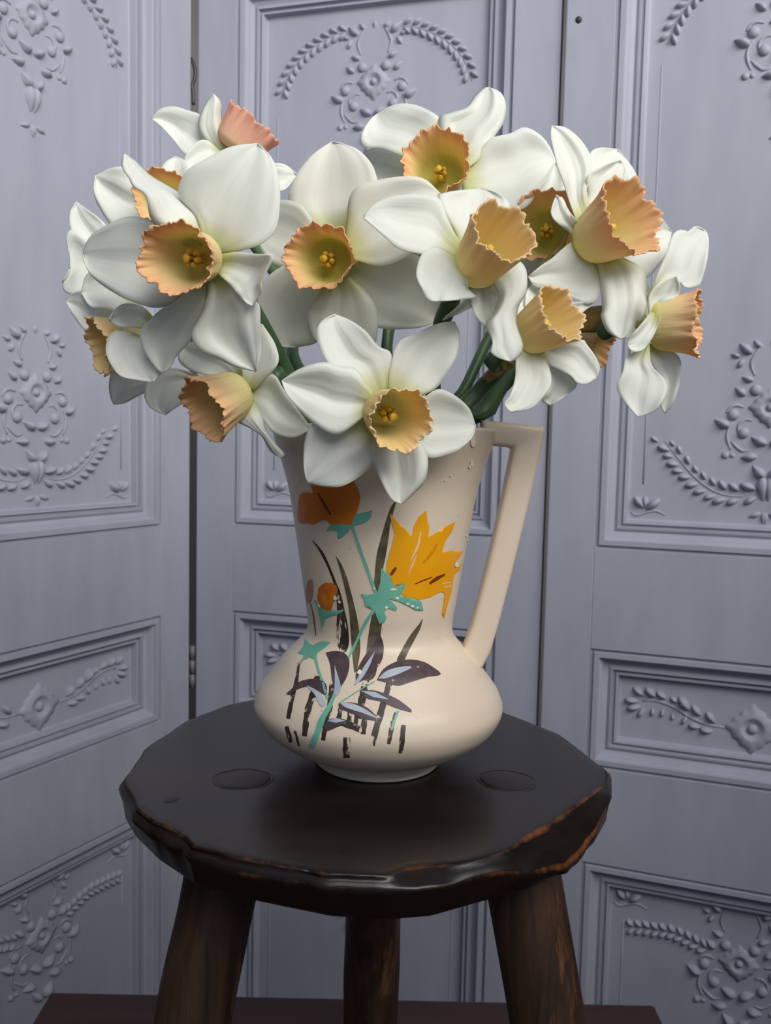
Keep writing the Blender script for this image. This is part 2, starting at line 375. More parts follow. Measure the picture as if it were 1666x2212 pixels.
scr = thing('folding_screen', 'pale lilac grey folding screen of three leaves with raised floral scrollwork behind the stool', 'folding screen', (-0.05, 1.05, 0))
CNT = {}
LSC = {'L': 0.990, 'C': 0.985, 'R': 1.02}
for key in ('L', 'C', 'R'):
    o2, az = LEAF[key]; a = math.radians(az); S_ = LSC[key]; SBOT = (-EYE + 0.004) / S_
    D = np.array([math.sin(a), math.cos(a), 0]); Nn = np.array([D[1], -D[0], 0])   # Nn points to the viewer side
    if Nn @ np.array([o2[0], o2[1], 0]) > 0: Nn = -Nn
    # local frame: x along D, y away from viewer, z up ; origin at centre of the leaf, eye height
    ctr = np.array([o2[0], o2[1], 0]) + D * SW / 2
    ex = D; ey = -Nn
    MW = Matrix(((ex[0] * S_, ey[0] * S_, 0, ctr[0] * S_), (ex[1] * S_, ey[1] * S_, 0, ctr[1] * S_), (0, 0, S_, EYE), (0, 0, 0, 1)))
    flip = np.cross(ex, ey)[2] < 0
    def put(name, V, F, mat=M_screen, smooth=True, parent=None):
        if flip: F = [tuple(reversed(f)) for f in F]
        o = mesh_obj(name, V, F, mat, smooth=smooth)
        if parent is None:
            o.matrix_basis = MW; attach(o, scr)
        else:
            o.parent = parent
        return o
    h = SW / 2
    leaf = put('screen_leaf', *box_data(-h + 0.001, h - 0.001, 0.0240, 0.032, SBOT, STOP), mat=M_edge, smooth=False)
    for sx in (-1, 1):
        V, F_ = box_data(*sorted((sx * h, sx * 0.172)), 0, 0.0240, SBOT, STOP)
        bevel(put('stile', V, F_, smooth=False, parent=leaf), 0.0015)
    rails = [(0.549, STOP), (-0.229, -0.117), (-0.475, -0.365), (SBOT, -0.865)]
    for z0, z1 in rails:
        put('rail', *box_data(-0.172, 0.172, 0, 0.0240, z0, z1), smooth=False, parent=leaf)
    for hw, z0, z1 in FIELDS:
        V = []; F_ = []
        for din, dep in PROF:
            for (sx, zz) in ((-1, z0), (1, z0), (1, z1), (-1, z1)):
                zc = zz + din if zz == z0 else zz - din
                V.append((sx * (hw - din), -dep, zc))
        for i in range(len(PROF) - 1):
            for k in range(4):
                k2 = (k + 1) % 4; F_.append((i * 4 + k, i * 4 + k2, (i + 1) * 4 + k2, (i + 1) * 4 + k))
        put('moulding', V, F_, smooth=False, parent=leaf)
        q = PROF[-1][0]
        put('inset_field', *box_data(-hw + q, hw - q, -FD, 0.0240, z0 + q, z1 - q), smooth=False, parent=leaf)
    stuffV = []; stuffF = []
    def piece(name, me, x, z, ang, sx, sy, sz):
        """one relief piece on a field (mm), as an object when in view, else joined"""
        P = ctr + ex * (x / 1000) + np.array([0, 0, z / 1000]); px, py = project(P)
        m = Matrix.Translation((x / 1000, -FD, z / 1000)) @ Matrix.Rotation(-ang, 4, 'Y') @ Matrix.Diagonal((sx / 1000, sy / 1000, sz / 1000, 1))
        if 0 < px < 1666 and 0 < py < 2212 and not (key == 'C' and 600 < px < 1100 and py > 330):
            o = bpy.data.objects.new(name, me); COL.objects.link(o); o.parent = leaf; o.matrix_basis = m
            CNT[name] = CNT.get(name, 0) + 1
        else:
            b = len(stuffV)
            for v in me.vertices: stuffV.append(tuple(m @ v.co))
            for p in me.polygons: stuffF.append(tuple(b + i for i in p.vertices))
    def leafpiece(name, me, e, cx, cz, wr=0.58, hr=0.50):
        for mir in (1, -1):
            x0, z0, x1, z1 = e; x0 *= mir; x1 *= mir
            ln = math.hypot(x1 - x0, z1 - z0)
            piece(name, me, cx + x0, cz + z0, math.atan2(z1 - z0, x1 - x0), ln * 1.14, ln * hr, ln * wr)
    def tubepiece(name, pts, cx, cz, r0=1.9, mir=True):
        for mm in ((1, -1) if mir else (1,)):
            P = catmull(pts, 14); P3 = np.stack([(cx + P[:, 0] * mm) / 1000, np.full(len(P), -FD), (cz + P[:, 1]) / 1000], 1)
            rad = [r0 / 1000 * (0.35 + 0.65 * math.sin(math.pi * (0.08 + 0.84 * i / 13))) for i in range(14)]
            V, F_ = tube_data(P3, rad, 8)
            C3 = ctr + ex * (cx + P[7, 0] * mm) / 1000 + np.array([0, 0, (cz + P[7, 1]) / 1000]); px, py = project(C3)
            if 0 < px < 1666 and 0 < py < 2212 and not (key == 'C' and 600 < px < 1100 and py > 330):
                put(name, V, F_, parent=leaf); CNT[name] = CNT.get(name, 0) + 1
            else:
                b = len(stuffV); stuffV.extend([tuple(v) for v in V]); stuffF.extend([tuple(b + i for i in f) for f in F_])
    def rosette(cx, cz, R):
        V = []; F_ = []; n = 48; rings = [(1.0, 0.0), (0.97, 1.8), (0.78, 3.2), (0.62, 4.6), (0.54, 4.3), (0.42, 1.6), (0.30, 0.5), (0.0, 0.4)]
        for ri, (q, hh) in enumerate(rings):
            for k in range(n):
                t = 2 * math.pi * k / n
                dia = 1 / (abs(math.cos(t)) ** 1.15 + abs(math.sin(t)) ** 1.15) ** (1 / 1.15)
                mix = max(0, (q - 0.5) / 0.5)
                rr = R * q * (mix * dia * (1 + 0.05 * math.cos(12 * t)) + (1 - mix) * 0.8)
                V.append(((cx + rr * math.cos(t)) / 1000, -FD - hh / 1000, (cz + rr * math.sin(t)) / 1000))
        for ri in range(len(rings) - 1):
            for k in range(n):
                k2 = (k + 1) % n; F_.append((ri * n + k, ri * n + k2, (ri + 1) * n + k2, (ri + 1) * n + k))
        put('rosette', V, F_, parent=leaf)
        piece('relief_bead', ME_BALL, cx, cz, 0, R * 0.21, 5, R * 0.21)
    def medallion(cz, upside=False, tail=True):
        for e in MED_DROP: leafpiece('relief_drop', ME_DROP if e[0] != -34 or e[1] > 60 else ME_LEAF, (e[0], e[1], e[2], e[3]), 0, cz, 0.62, 0.48)
        for t in MED_TUBE: tubepiece('relief_scroll', t, 0, cz)
        for x, z, r in MED_BALL:
            for mm in (1, -1): piece('relief_bead', ME_BALL, x * mm, cz + z, 0, r * 0.85, r * 0.75, r * 0.85)
        rosette(0, cz, 21)
        piece('relief_drop', ME_DROP, 0, cz + 62, math.pi / 2, 10, 3, 6)
    ZM, ZU, ZB, ZL = 40, 430, -305, -568
    for zc in (ZM, ZU):
        medallion(zc)
        for e in TAIL_DROP: leafpiece('relief_drop', ME_DROP, e, 0, zc, 0.5, 0.30)
    for e in GAR_LEAF: leafpiece('relief_leaf', ME_LEAF, e, 0, ZM)
    tubepiece('relief_stem', GAR_STEM, 0, ZM, 1.2)
    for e in along(ARCH_STEM, 11, 11.5, math.radians(38)): leafpiece('relief_leaf', ME_LEAF, e, 0, ZU)
    tubepiece('relief_stem', ARCH_STEM, 0, ZU, 1.0)
    for e in CORNER:
        leafpiece('relief_leaf', ME_LEAF, e, 0, ZM); leafpiece('relief_leaf', ME_LEAF, (e[0] * 1.0, e[1] + 158 - 0, e[2], e[3] + 158), 0, ZL)
    tubepiece('relief_scroll', CORNER_T, 0, ZM, 1.6); tubepiece('relief_scroll', [(x, z + 158) for x, z in CORNER_T], 0, ZL, 1.6)
    for e in BOX_LEAF: leafpiece('relief_leaf', ME_LEAF, e, 0, ZB)
    tubepiece('relief_stem', BOX_STEM, 0, ZB, 1.7); rosette(0, ZB, 27)
    medallion(ZL - 2)
    for e in along(LOW_STEM, 10, 10.5, math.radians(36)): leafpiece('relief_leaf', ME_LEAF, e, 0, ZL)
    for sx in (-1, 1):                                 # thin incised-looking bead line inside the upper field
        V, F_ = tube_data([(sx * 0.125, -FD + 0.0004, z) for z in np.linspace(-0.045, 0.40, 6)], 0.0011, 6)
        put('bead_line', V, F_, parent=leaf)
        V, F_ = tube_data([(sx * 0.125, -FD + 0.0004, z) for z in np.linspace(-0.80, -0.545, 6)], 0.0011, 6)
        put('bead_line', V, F_, parent=leaf)
    if stuffV:
        so = put('relief_ornament', stuffV, stuffF, parent=leaf); so['kind'] = 'stuff'
print('RELIEF COUNTS', CNT)
# hinges, latch hook and screw of the screen
for py in (1440, 420):
    P = ony(416, py, 1.158)
    for k in range(3):
        zc = P[2] + (k - 1) * 0.019
        V, F_ = tube_data([(P[0], P[1], EYE + zc - 0.009), (P[0], P[1], EYE + zc + 0.009)], 0.0042, 12)
        mesh_obj('hinge_knuckle', V, F_, M_steel if py > 1000 else M_dark, scr)
P = [W(ony(x, y, 1.150)) for x, y in ((412, 126), (418, 138), (422, 155), (420, 172), (415, 185), (417, 200), (418, 226))]
V, F_ = tube_data(catmull(P, 20), 0.0022, 8); mesh_obj('latch_hook', V, F_, M_dark, scr)
P = ony(1250, 43, 0.9895 - 0.006)
bm = bmesh.new(); bmesh.ops.create_uvsphere(bm, u_segments=14, v_segments=8, radius=0.0036)
me = bpy.data.meshes.new('screw'); bm.to_mesh(me); bm.free(); me.materials.append(M_dark)
o = bpy.data.objects.new('screw', me); COL.objects.link(o)
o.location = W(P); attach(o, scr)

# ------------------------------------------------------------------ table under the stool
TT = EYE - 0.5
tb = thing('low_table', 'low reddish brown wooden table carrying the stool, its far edge seen below', 'table', (-0.02, 0.52, 0))
bevel(mesh_obj('table_top', *box_data(-0.29, 0.25, 0.26, 0.764, TT - 0.028, TT), M_table, tb, smooth=False), 0.003)
for x in (-0.255, 0.215):
    for y in (0.30, 0.725):
        mesh_obj('leg', *box_data(x - 0.022, x + 0.022, y - 0.022, y + 0.022, 0, TT - 0.028), M_table, tb, smooth=False)
for y in (0.30, 0.725):
    mesh_obj('apron', *box_data(-0.232, 0.192, y - 0.009, y + 0.009, TT - 0.09, TT - 0.028), M_table, tb, smooth=False)
for x in (-0.255, 0.215):
    mesh_obj('apron', *box_data(x - 0.009, x + 0.009, 0.323, 0.702, TT - 0.09, TT - 0.028), M_table, tb, smooth=False)

# ------------------------------------------------------------------ stool
ZS = -0.2; ZSB = -0.2225
stool = thing('stool', 'dark rustic three legged wooden stool with thick faceted seat under the jug', 'stool', (-0.005, 0.545, TT))
TOPPX = [(268, 1685), (323, 1610), (405, 1555), (494, 1521), (600, 1499), (720, 1487), (860, 1486), (985, 1500), (1089, 1538), (1205, 1583), (1307, 1661), (1308, 1692),
         (1178, 1781), (1089, 1836), (1007, 1860), (877, 1873), (836, 1890), (699, 1884), (528, 1853), (418, 1825), (384, 1791), (333, 1774), (300, 1745)]
BOTPX = [(271, 1774), (295, 1815), (343, 1863), (425, 1918), (562, 1952), (713, 1983), (843, 1990), (932, 1983), (1041, 1952), (1144, 1925), (1219, 1890), (1281, 1829), (1308, 1781)]
SCX, SCY = -0.006, 0.545
T2 = [onz(x, y, ZS)[:2] for x, y in TOPPX]
B2 = [onz(x, y, ZSB)[:2] for x, y in BOTPX] + [np.array([SCX, SCY]) + (t - np.array([SCX, SCY])) * 1.01 for t in T2[10:11] + T2[9:0:-1]]
def radial(poly, th):
    d = np.array([math.cos(th), math.sin(th)]); best = 0
    c = np.array([SCX, SCY]); n = len(poly)
    for i in range(n):
        p = np.asarray(poly[i]) - c; q = np.asarray(poly[(i + 1) % n]) - c; e = q - p
        den = d[0] * e[1] - d[1] * e[0]
        if abs(den) < 1e-12: continue
        t = (p[0] * e[1] - p[1] * e[0]) / den; u = (p[0] * d[1] - p[1] * d[0]) / den
        if t > 0 and -1e-6 <= u <= 1 + 1e-6: best = max(best, t)
    return best
NS = 240; V = []; F_ = []; wear = []
def angdist(a, b): return abs((a - b + math.pi) % (2 * math.pi) - math.pi)
th_r = math.atan2(0.455 - SCY, 0.098 - SCX)
rows = []
for k in range(NS):
    th = 2 * math.pi * k / NS
    rt = radial(T2, th); rb = radial(B2, th)
    n1 = mn.noise(Vector((math.cos(th) * 5, math.sin(th) * 5, 0))); n2 = mn.noise(Vector((math.cos(th) * 14, math.sin(th) * 14, 3)))
    front = 0.5 - 0.5 * math.sin(th)
    big = math.exp(-(angdist(th, th_r) / 0.30) ** 2)
    ch = 0.0028 + 0.0022 * front + 0.0016 * n1 + 0.0010 * n2 + 0.0125 * big
    rt += 0.0008 * n2
    rm = max(rb, rt) + 0.001 + 0.0035 * front * (1 - big)
    c, s = math.cos(th), math.sin(th)
    def pt(r, z): return (SCX + r * c, SCY + r * s, EYE + z)
    row = [(0.30, ZS, 0), (0.75, ZS, 0), (0.96, ZS, 0.15)]
    pts = [pt(rt * q, z) for q, z, _ in row]; ws = [x[2] for x in row]
    pts.append(pt(rt - 0.0012, ZS - 0.0001)); ws.append(0.45 + 0.25 * front)
    pts.append(pt(rt + 0.0008, ZS - 0.0011)); ws.append(0.85 + 0.4 * big)
    pts.append(pt(rt * 0.84 + rm * 0.16, ZS - ch * 0.24)); ws.append(0.38 + 0.1 * big)
    pts.append(pt(rt * 0.5 + rm * 0.5, ZS - ch * 0.58)); ws.append(0.25)
    pts.append(pt(rt * 0.14 + rm * 0.86, ZS - ch * 0.88)); ws.append(0.38 + 0.1 * big)
    pts.append(pt(rm - 0.0006, ZS - ch)); ws.append(0.75 + 0.45 * big)
    pts.append(pt(rm, ZS - ch - 0.0015)); ws.append(0.6 + 0.5 * big)
    pts.append(pt(rm * 0.6 + rb * 0.4 + 0.0006 * n2, ZS - ch - 0.005)); ws.append(0.2)
    pts.append(pt(rb + 0.0003, ZSB + 0.0022)); ws.append(0.2)
    pts.append(pt(rb - 0.0018, ZSB)); ws.append(0.4)
    pts.append(pt(rb * 0.6, ZSB)); ws.append(0)
    rows.append(pts); wear += ws
m_ = len(rows[0])
V = [p for r in rows for p in r]
for k in range(NS):
    k2 = (k + 1) % NS
    for i in range(m_ - 1): F_.append((k * m_ + i, k * m_ + i + 1, k2 * m_ + i + 1, k2 * m_ + i))
F_.append(tuple(k * m_ for k in range(NS))); F_.append(tuple(k * m_ + m_ - 1 for k in reversed(range(NS))))
seat = mesh_obj('seat', V, F_, M_seat, stool)
at_ = seat.data.attributes.new('edge_wear', 'FLOAT', 'POINT'); at_.data.foreach_set('value', wear)
TEN = [np.array([-0.0797, 0.5078]), np.array([0.0749, 0.5144]), np.array([-0.003, 0.645])]
cen = sum(TEN) / 3
for i, t in enumerate(TEN):
    V = []; F_ = []; n = 40
    prof = [(0.0172, -0.0008), (0.0170, 0.0002), (0.0164, 0.0003), (0.0158, -0.0006), (0.0152, 0.0002), (0.014, 0.0005), (0.0, 0.0006)]
    for r, z in prof:
        for k in range(n):
            th = 2 * math.pi * k / n; q = r * (1 + 0.05 * math.cos(2 * th + i) + 0.02 * math.sin(5 * th))
            V.append((t[0] + q * math.cos(th), t[1] + q * math.sin(th), EYE + ZS + z))
    for a_ in range(len(prof) - 1):
        for k in range(n):
            k2 = (k + 1) % n; F_.append((a_ * n + k, a_ * n + k2, (a_ + 1) * n + k2, (a_ + 1) * n + k))
    mesh_obj('tenon', V, F_, M_tenon, stool)
    out = (t - cen) / np.linalg.norm(t - cen)
    zs = np.linspace(ZSB + 0.001, -0.5, 40)
    path = [(t[0] + out[0] * 0.215 * (ZS - z), t[1] + out[1] * 0.215 * (ZS - z), EYE + z) for z in zs]
    r0 = (0.0222, 0.0222, 0.0215)[i]
    rad = [r0 * (0.97 + 0.10 * (ZS - z) / 0.3) for z in zs]
    V, F_ = tube_data(path, rad, 48, wob=0.07)
    V = [np.array((v[0], v[1], max(v[2], TT))) if j >= 39 * 48 else v for j, v in enumerate(V)]
    V = [np.array((v[0], v[1], min(max(v[2], TT), EYE + ZSB + 0.004))) for v in V]
    mesh_obj('leg', V, F_, M_leg, stool)
# small knot hole near the left rim of the seat
p = onz(370, 1727, ZS + 0.0003); V = []; F_ = []
for r, z in ((1.0, 0.0), (0.8, 0.0003), (0.0, 0.0001)):
    for k in range(20):
        th = 2 * math.pi * k / 20
        V.append((p[0] + r * 0.0042 * math.cos(th) , p[1] + r * 0.0042 * math.sin(th) + r * 0.002 * math.cos(th), EYE + ZS + z))
for a_ in range(2):
    for k in range(20):
        k2 = (k + 1) % 20; F_.append((a_ * 20 + k, a_ * 20 + k2, a_ * 20 + 20 + k2, a_ * 20 + 20 + k))
mesh_obj('knot', V, F_, paint('knot_dark', (10, 8, 7), (16, 12, 10)), stool)

# ------------------------------------------------------------------ jug
JX, JY = -0.0018, 0.5432
SIL = [(583, 960, 1049, 958), (604, 1006, 1041, 1006), (623, 1061, 1030, 1061), (633, 1132, 1017, 1132), (646, 1216, 1001, 1216), (659, 1300, 987, 1300), (664, 1340, 980, 1338)]
prof = []                                  # (r, z rel eye) from the rim down, outside
def rz(xl, xr, y):
    zc = ony((xl + xr) / 2, y, JY)[2]; r = (xr - xl) / 2 * JY / FPX * 1.0
    return (r / math.sqrt(1 + (r / JY) ** 2), zc)
RIMZ = ony(818, 922, JY)[2]
out_px = [(578, 1058, 930), (583, 1051, 960), (604, 1041, 1006), (622, 1029, 1061), (634, 1016, 1132), (647, 1002, 1216), (658, 987, 1300), (664, 981, 1338),
          (661, 985, 1366), (640, 1004, 1388), (612, 1026, 1411), (580, 1052, 1447), (556, 1076, 1480), (546, 1087, 1506), (545, 1089, 1518), (549, 1086, 1534), (564, 1074, 1562), (596, 1042, 1600), (636, 994, 1627), (664, 966, 1640), (676, 956, 1645)]
prof = [rz(*q) for q in out_px[:12]] + [(0.0725, -0.152), (0.0757, -0.1595), (0.0762, -0.1632), (0.0752, -0.1675), (0.0719, -0.1735), (0.067, -0.1785), (0.0605, -0.1835),
        (0.052, -0.1880), (0.044, -0.1915), (0.0385, -0.1938), (0.0367, -0.1945)]
ZF = ZS + 0.0002
PR = np.array(prof)
PRs = catmull(PR, 120)
top_r = PRs[0][0]
outer = [(top_r - 0.0005, PRs[0][1] + 0.0022), (top_r, PRs[0][1] + 0.0012)] + [tuple(p) for p in PRs]
fr = 0.0382
zlast = outer[-1][1]
footp = [(0.0355, zlast - 0.0004)]
inner = []
for p in PRs[::-1][6:]: inner.append((max(p[0] - 0.0048, 0.01), p[1] + 0.002))
inner_prof = [(0.0, inner[0][1])] + inner + [(top_r - 0.0040, PRs[0][1] + 0.0014), (top_r - 0.0025, PRs[0][1] + 0.0028)]
full = inner_prof + outer + footp + [(0.0, zlast - 0.0006)]
def lathe(profile, n=128):
    V = []; F_ = []
    for r, z in profile:
        for k in range(n):
            th = 2 * math.pi * k / n; V.append((JX + r * math.cos(th), JY + r * math.sin(th), EYE + z))
    for i in range(len(profile) - 1):
        for k in range(n):
            k2 = (k + 1) % n; F_.append((i * n + k, (i + 1) * n + k, (i + 1) * n + k2, i * n + k2))
    return V, F_
jug = thing('jug', 'cream ceramic jug with angular handle and painted orange and yellow flowers on the stool', 'jug', (JX, JY, EYE + ZS))
V, F_ = lathe(full); mesh_obj('body', V, F_, M_jug, jug)
foot = [(0.0, ZF + 0.001), (fr - 0.004, ZF + 0.001), (fr - 0.003, ZF), (fr - 0.001, ZF), (fr, ZF + 0.0010), (fr - 0.0003, ZF + 0.0022), (fr - 0.0012, ZF + 0.0038), (fr - 0.0022, zlast - 0.0003), (fr - 0.004, zlast + 0.0008)]
V, F_ = lathe(foot); mesh_obj('foot_ring', V, F_, M_foot, jug)
# handle: swept rounded rectangle
hp = [(1046, 938, 0.5432), (1080, 938, 0.5425), (1110, 942, 0.5415), (1128, 946, 0.541), (1136, 956, 0.541), (1134, 980, 0.541), (1118, 1080, 0.5412), (1095, 1180, 0.5415), (1068, 1290, 0.5422), (1045, 1370, 0.543), (1026, 1425, 0.5434)]
HC = np.array([ony(x, y, Y) for x, y, Y in hp])
hw_ = [0.0072, 0.0070, 0.0080, 0.0098, 0.0100, 0.0096, 0.0088, 0.0080, 0.0074, 0.0072, 0.0078]   # half width in the plane of the handle
sec = []
for k in range(24):
    th = 2 * math.pi * k / 24; c, s = math.cos(th), math.sin(th); e = 0.42
    sec.append((math.copysign(abs(c) ** e, c), math.copysign(abs(s) ** e, s)))
# angular outline built from outer and inner edge lines
OUT = [(1040, 908), (1090, 912), (1140, 917), (1170, 921), (1175, 928), (1172, 950), (1160, 1005), (1142, 1080), (1120, 1170), (1098, 1260), (1076, 1345), (1058, 1405), (1040, 1440)]
INN = [(1040, 962), (1070, 964), (1092, 966), (1101, 968), (1103, 971), (1102, 980), (1095, 1015), (1082, 1080), (1062, 1170), (1040, 1260), (1018, 1345), (1002, 1392), (984, 1412)]
V = []; F_ = []; n = 24
OO = catmull(OUT, 60); II = catmull(INN, 60)
# sample by matching parameter along control points
def param(Pts, n):
    Pts = np.asarray(Pts, float); t = np.linspace(0, len(Pts) - 1, n)
    return np.stack([np.interp(t, range(len(Pts)), Pts[:, k]) for k in range(2)], 1)
OO = param(OUT, 73); II = param(INN, 73)
for i in range(73):
    a_ = ony(*OO[i], JY); b_ = ony(*II[i], JY); c_ = (a_ + b_) / 2; hv = (a_ - b_) / 2
    th_ = 0.0092 - 0.0012 * i / 72
    for (sx, sy) in sec: V.append(W(c_ + hv * sx + np.array([0, th_, 0]) * sy))
for i in range(72):
    for k in range(n):
        k2 = (k + 1) % n; F_.append((i * n + k, i * n + k2, (i + 1) * n + k2, (i + 1) * n + k))
F_.append(tuple(range(n))[::-1]); F_.append(tuple(72 * n + k for k in range(n)))
mesh_obj('handle', V, F_, M_jug, jug)

# painted decoration: thin coats of paint laid on the body
OZ = np.array([p[1] for p in outer][::-1]); OR = np.array([p[0] for p in outer][::-1])
o_ = np.argsort(OZ); OZ, OR = OZ[o_], OR[o_]
def on_jug(px, lift):
    """points on the outside of the body under the given pixels"""
    px = np.asarray(px, float)
    r = cF[None] + cR[None] * ((px[:, :1] - 833) / FPX) - cU[None] * ((px[:, 1:] - 1106) / FPX)
    t = np.full(len(px), 0.42); hit = np.zeros(len(px), bool)
    step = 0.001
    for _ in range(140):
        P = r * t[:, None]; R_ = np.interp(P[:, 2], OZ, OR) + lift
        ins = np.hypot(P[:, 0] - JX, P[:, 1] - JY) < R_
        hit |= ins; t = np.where(hit, t, t + step)
    lo = t - step; hi = t.copy()
    for _ in range(18):
        mid = (lo + hi) / 2; P = r * mid[:, None]
        ins = np.hypot(P[:, 0] - JX, P[:, 1] - JY) < np.interp(P[:, 2], OZ, OR) + lift
        hi = np.where(ins, mid, hi); lo = np.where(ins, lo, mid)
    return r * hi[:, None], hit
def dz(pts): return [(520 + x / 2.38, 880 + y / 2.38) for x, y in pts]
LAYER = [0]
def decal(name, poly, mat, lay, smooth_edge=True):
    poly = dz(poly)
    if smooth_edge and len(poly) > 4:
        pc = poly + [poly[0]]; poly = [tuple(p) for p in catmull(pc, max(24, len(poly) * 4))[:-1]]
    P = np.array(poly); x0, y0 = P.min(0); x1, y1 = P.max(0); st = 5.0
    pts = [Vector(p) for p in poly]; ne = len(pts)
    xs = np.arange(x0 + st / 2, x1, st); ys = np.arange(y0 + st / 2, y1, st)
    pts += [Vector((x + random.uniform(-.6, .6), y + random.uniform(-.6, .6))) for x in xs for y in ys]
    vs, es, fs, *_ = delaunay_2d_cdt(pts, [(i, (i + 1) % ne) for i in range(ne)], [], 1, 1e-4)
    # keep only faces whose centre is inside the outline
    def inside(x, y):
        c = False; j = ne - 1
        for i in range(ne):
            xi, yi = poly[i]; xj, yj = poly[j]
            if (yi > y) != (yj > y) and x < (xj - xi) * (y - yi) / (yj - yi) + xi: c = not c
            j = i
        return c
    F2 = []
    for f in fs:
        cx = sum(vs[i][0] for i in f) / len(f); cy = sum(vs[i][1] for i in f) / len(f)
        if inside(cx, cy): F2.append(tuple(f))
    use = sorted({i for f in F2 for i in f}); mp = {q: k for k, q in enumerate(use)}
    if not use: return
    P3, hit = on_jug([(vs[i][0], vs[i][1]) for i in use], 0.00018 + 0.00011 * lay)
    F2 = [tuple(mp[i] for i in f) for f in F2 if all(hit[mp[i]] for i in f)]
    F2 = [f[::-1] for f in F2]
    mesh_obj(name, [W(p) for p in P3], F2, mat, jug)
def stroke(name, pts, wd, mat, lay, taper=(1, 1)):
    P = catmull(np.array(pts, float), 14) if len(pts) > 2 else np.array([np.array(pts[0]) + (np.array(pts[1]) - np.array(pts[0])) * t for t in np.linspace(0, 1, 8)])
    T = np.gradient(P, axis=0); T /= np.linalg.norm(T, axis=1)[:, None]; Nn = np.stack([-T[:, 1], T[:, 0]], 1)
    ws = np.interp(np.linspace(0, 1, len(P)), [0, 0.5, 1], [taper[0], 1, taper[1]]) * wd / 2
    ws = ws * np.array([1 + 0.1 * math.sin(i * 1.9) for i in range(len(P))])
    L_ = P + Nn * ws[:, None]; R_ = P - Nn * ws[:, None]
    decal(name, [tuple(p) for p in L_] + [tuple(p) for p in R_[::-1]], mat, lay, False)

D = decal; S = stroke
# dark blades and strokes first
D('painted_blade', [(802, 480), (780, 500), (755, 560), (720, 680), (700, 760), (690, 860), (686, 940), (712, 950), (728, 850), (745, 770), (760, 680), (770, 600), (788, 530)], PM['olive'], 0)
D('painted_blade', [(680, 1040), (662, 1140), (650, 1230), (640, 1330), (632, 1400), (690, 1385), (712, 1250), (722, 1150), (728, 1060)], PM['olive'], 0)
D('painted_blade', [(358, 672), (392, 705), (430, 755), (466, 835), (492, 900), (512, 950), (535, 1040), (552, 1130), (557, 1215), (535, 1262), (505, 1240), (492, 1160), (496, 1040), (484, 930), (455, 840), (405, 740)], PM['black'], 0)
D('painted_blade', [(488, 762), (515, 800), (545, 870), (570, 960), (592, 1050), (610, 1150), (614, 1260), (590, 1370), (576, 1290), (566, 1150), (558, 1050), (542, 960), (518, 860)], PM['olive'], 0)
D('painted_blade', [(938, 1085), (905, 1130), (870, 1175), (835, 1235), (802, 1305), (835, 1308), (868, 1245), (900, 1185), (925, 1135)], PM['olive'], 0)
S('painted_blade', [(360, 1010), (375, 1080), (387, 1175)], 8, PM['olive'], 0, (0.6, 0.6))
S('painted_blade', [(300, 1312), (288, 1400), (268, 1480), (244, 1600)], 22, PM['black'], 0, (0.5, 1))
for pts, wd in (([(395, 1380), (370, 1480), (345, 1560), (328, 1690)], 34), ([(236, 1640), (258, 1722)], 24), ([(278, 1662), (302, 1742)], 14), ([(440, 1600), (424, 1712)], 26),
                ([(546, 1695), (545, 1802)], 40), ([(650, 1380), (625, 1500), (606, 1600)], 38), ([(770, 1400), (735, 1520), (700, 1640), (676, 1738)], 36),
                ([(515, 1540), (498, 1640)], 26), ([(562, 1560), (556, 1640)], 24), ([(800, 1570), (778, 1640), (762, 1730)], 24), ([(838, 1632), (824, 1778)], 28),
                ([(470, 1420), (455, 1560), (440, 1640)], 30), ([(598, 1560), (590, 1650)], 22), ([(640, 1570), (630, 1680)], 30)):
    S('painted_stroke', pts, wd, PM['black'], 0, (0.8, 0.8))
S('painted_stroke', [(440, 1640), (520, 1620), (640, 1668)], 40, PM['black'], 0, (0.6, 0.6))
# orange tulip
D('painted_tulip', [(385, 340), (362, 400), (372, 440), (335, 436), (304, 450), (296, 490), (291, 545), (298, 592), (345, 594), (375, 600), (430, 578), (462, 600), (510, 606), (576, 608), (590, 560), (608, 505), (613, 450), (592, 400), (560, 350), (470, 330)], PM['orange'], 1)
S('painted_vein', [(398, 440), (425, 490), (463, 553)], 14, PM['brown'], 2, (0.4, 0.7))
D('painted_sepal', [(585, 552), (620, 542), (655, 536), (677, 529), (670, 562), (645, 588), (605, 602), (574, 604)], PM['teal'], 2)
D('painted_sepal', [(437, 636), (465, 604), (510, 602), (577, 606), (562, 625), (540, 652), (500, 676), (498, 640), (472, 632)], PM['teal'], 2)
# yellow lily
D('painted_lily', [(765, 543), (800, 580), (850, 630), (884, 662), (893, 605), (918, 560), (955, 529), (960, 580), (971, 620), (965, 667), (1010, 642), (1060, 610), (1106, 586), (1086, 640), (1052, 690), (1036, 746), (1090, 735), (1146, 740), (1112, 790), (1096, 806), (1136, 800), (1130, 836), (1100, 860), (1092, 895), (1086, 950), (1066, 1010), (1048, 1086), (1035, 1060), (1045, 1010), (1050, 955), (1030, 948), (980, 975), (920, 991), (860, 982), (828, 960), (850, 905), (790, 920), (775, 880), (750, 840), (755, 790), (775, 720), (793, 650), (780, 600)], PM['yellow'], 1, False)
S('painted_streak', [(926, 640), (912, 710), (872, 792)], 12, PM['pink'], 2, (0.5, 0.3)); S('painted_streak', [(905, 760), (862, 862)], 9, PM['pink'], 2, (0.5, 0.3))
S('painted_streak', [(772, 862), (800, 822)], 18, PM['brown'], 2, (0.8, 0.6)); S('painted_streak', [(898, 908), (940, 890), (985, 872)], 8, PM['brown'], 2, (0.6, 0.6))
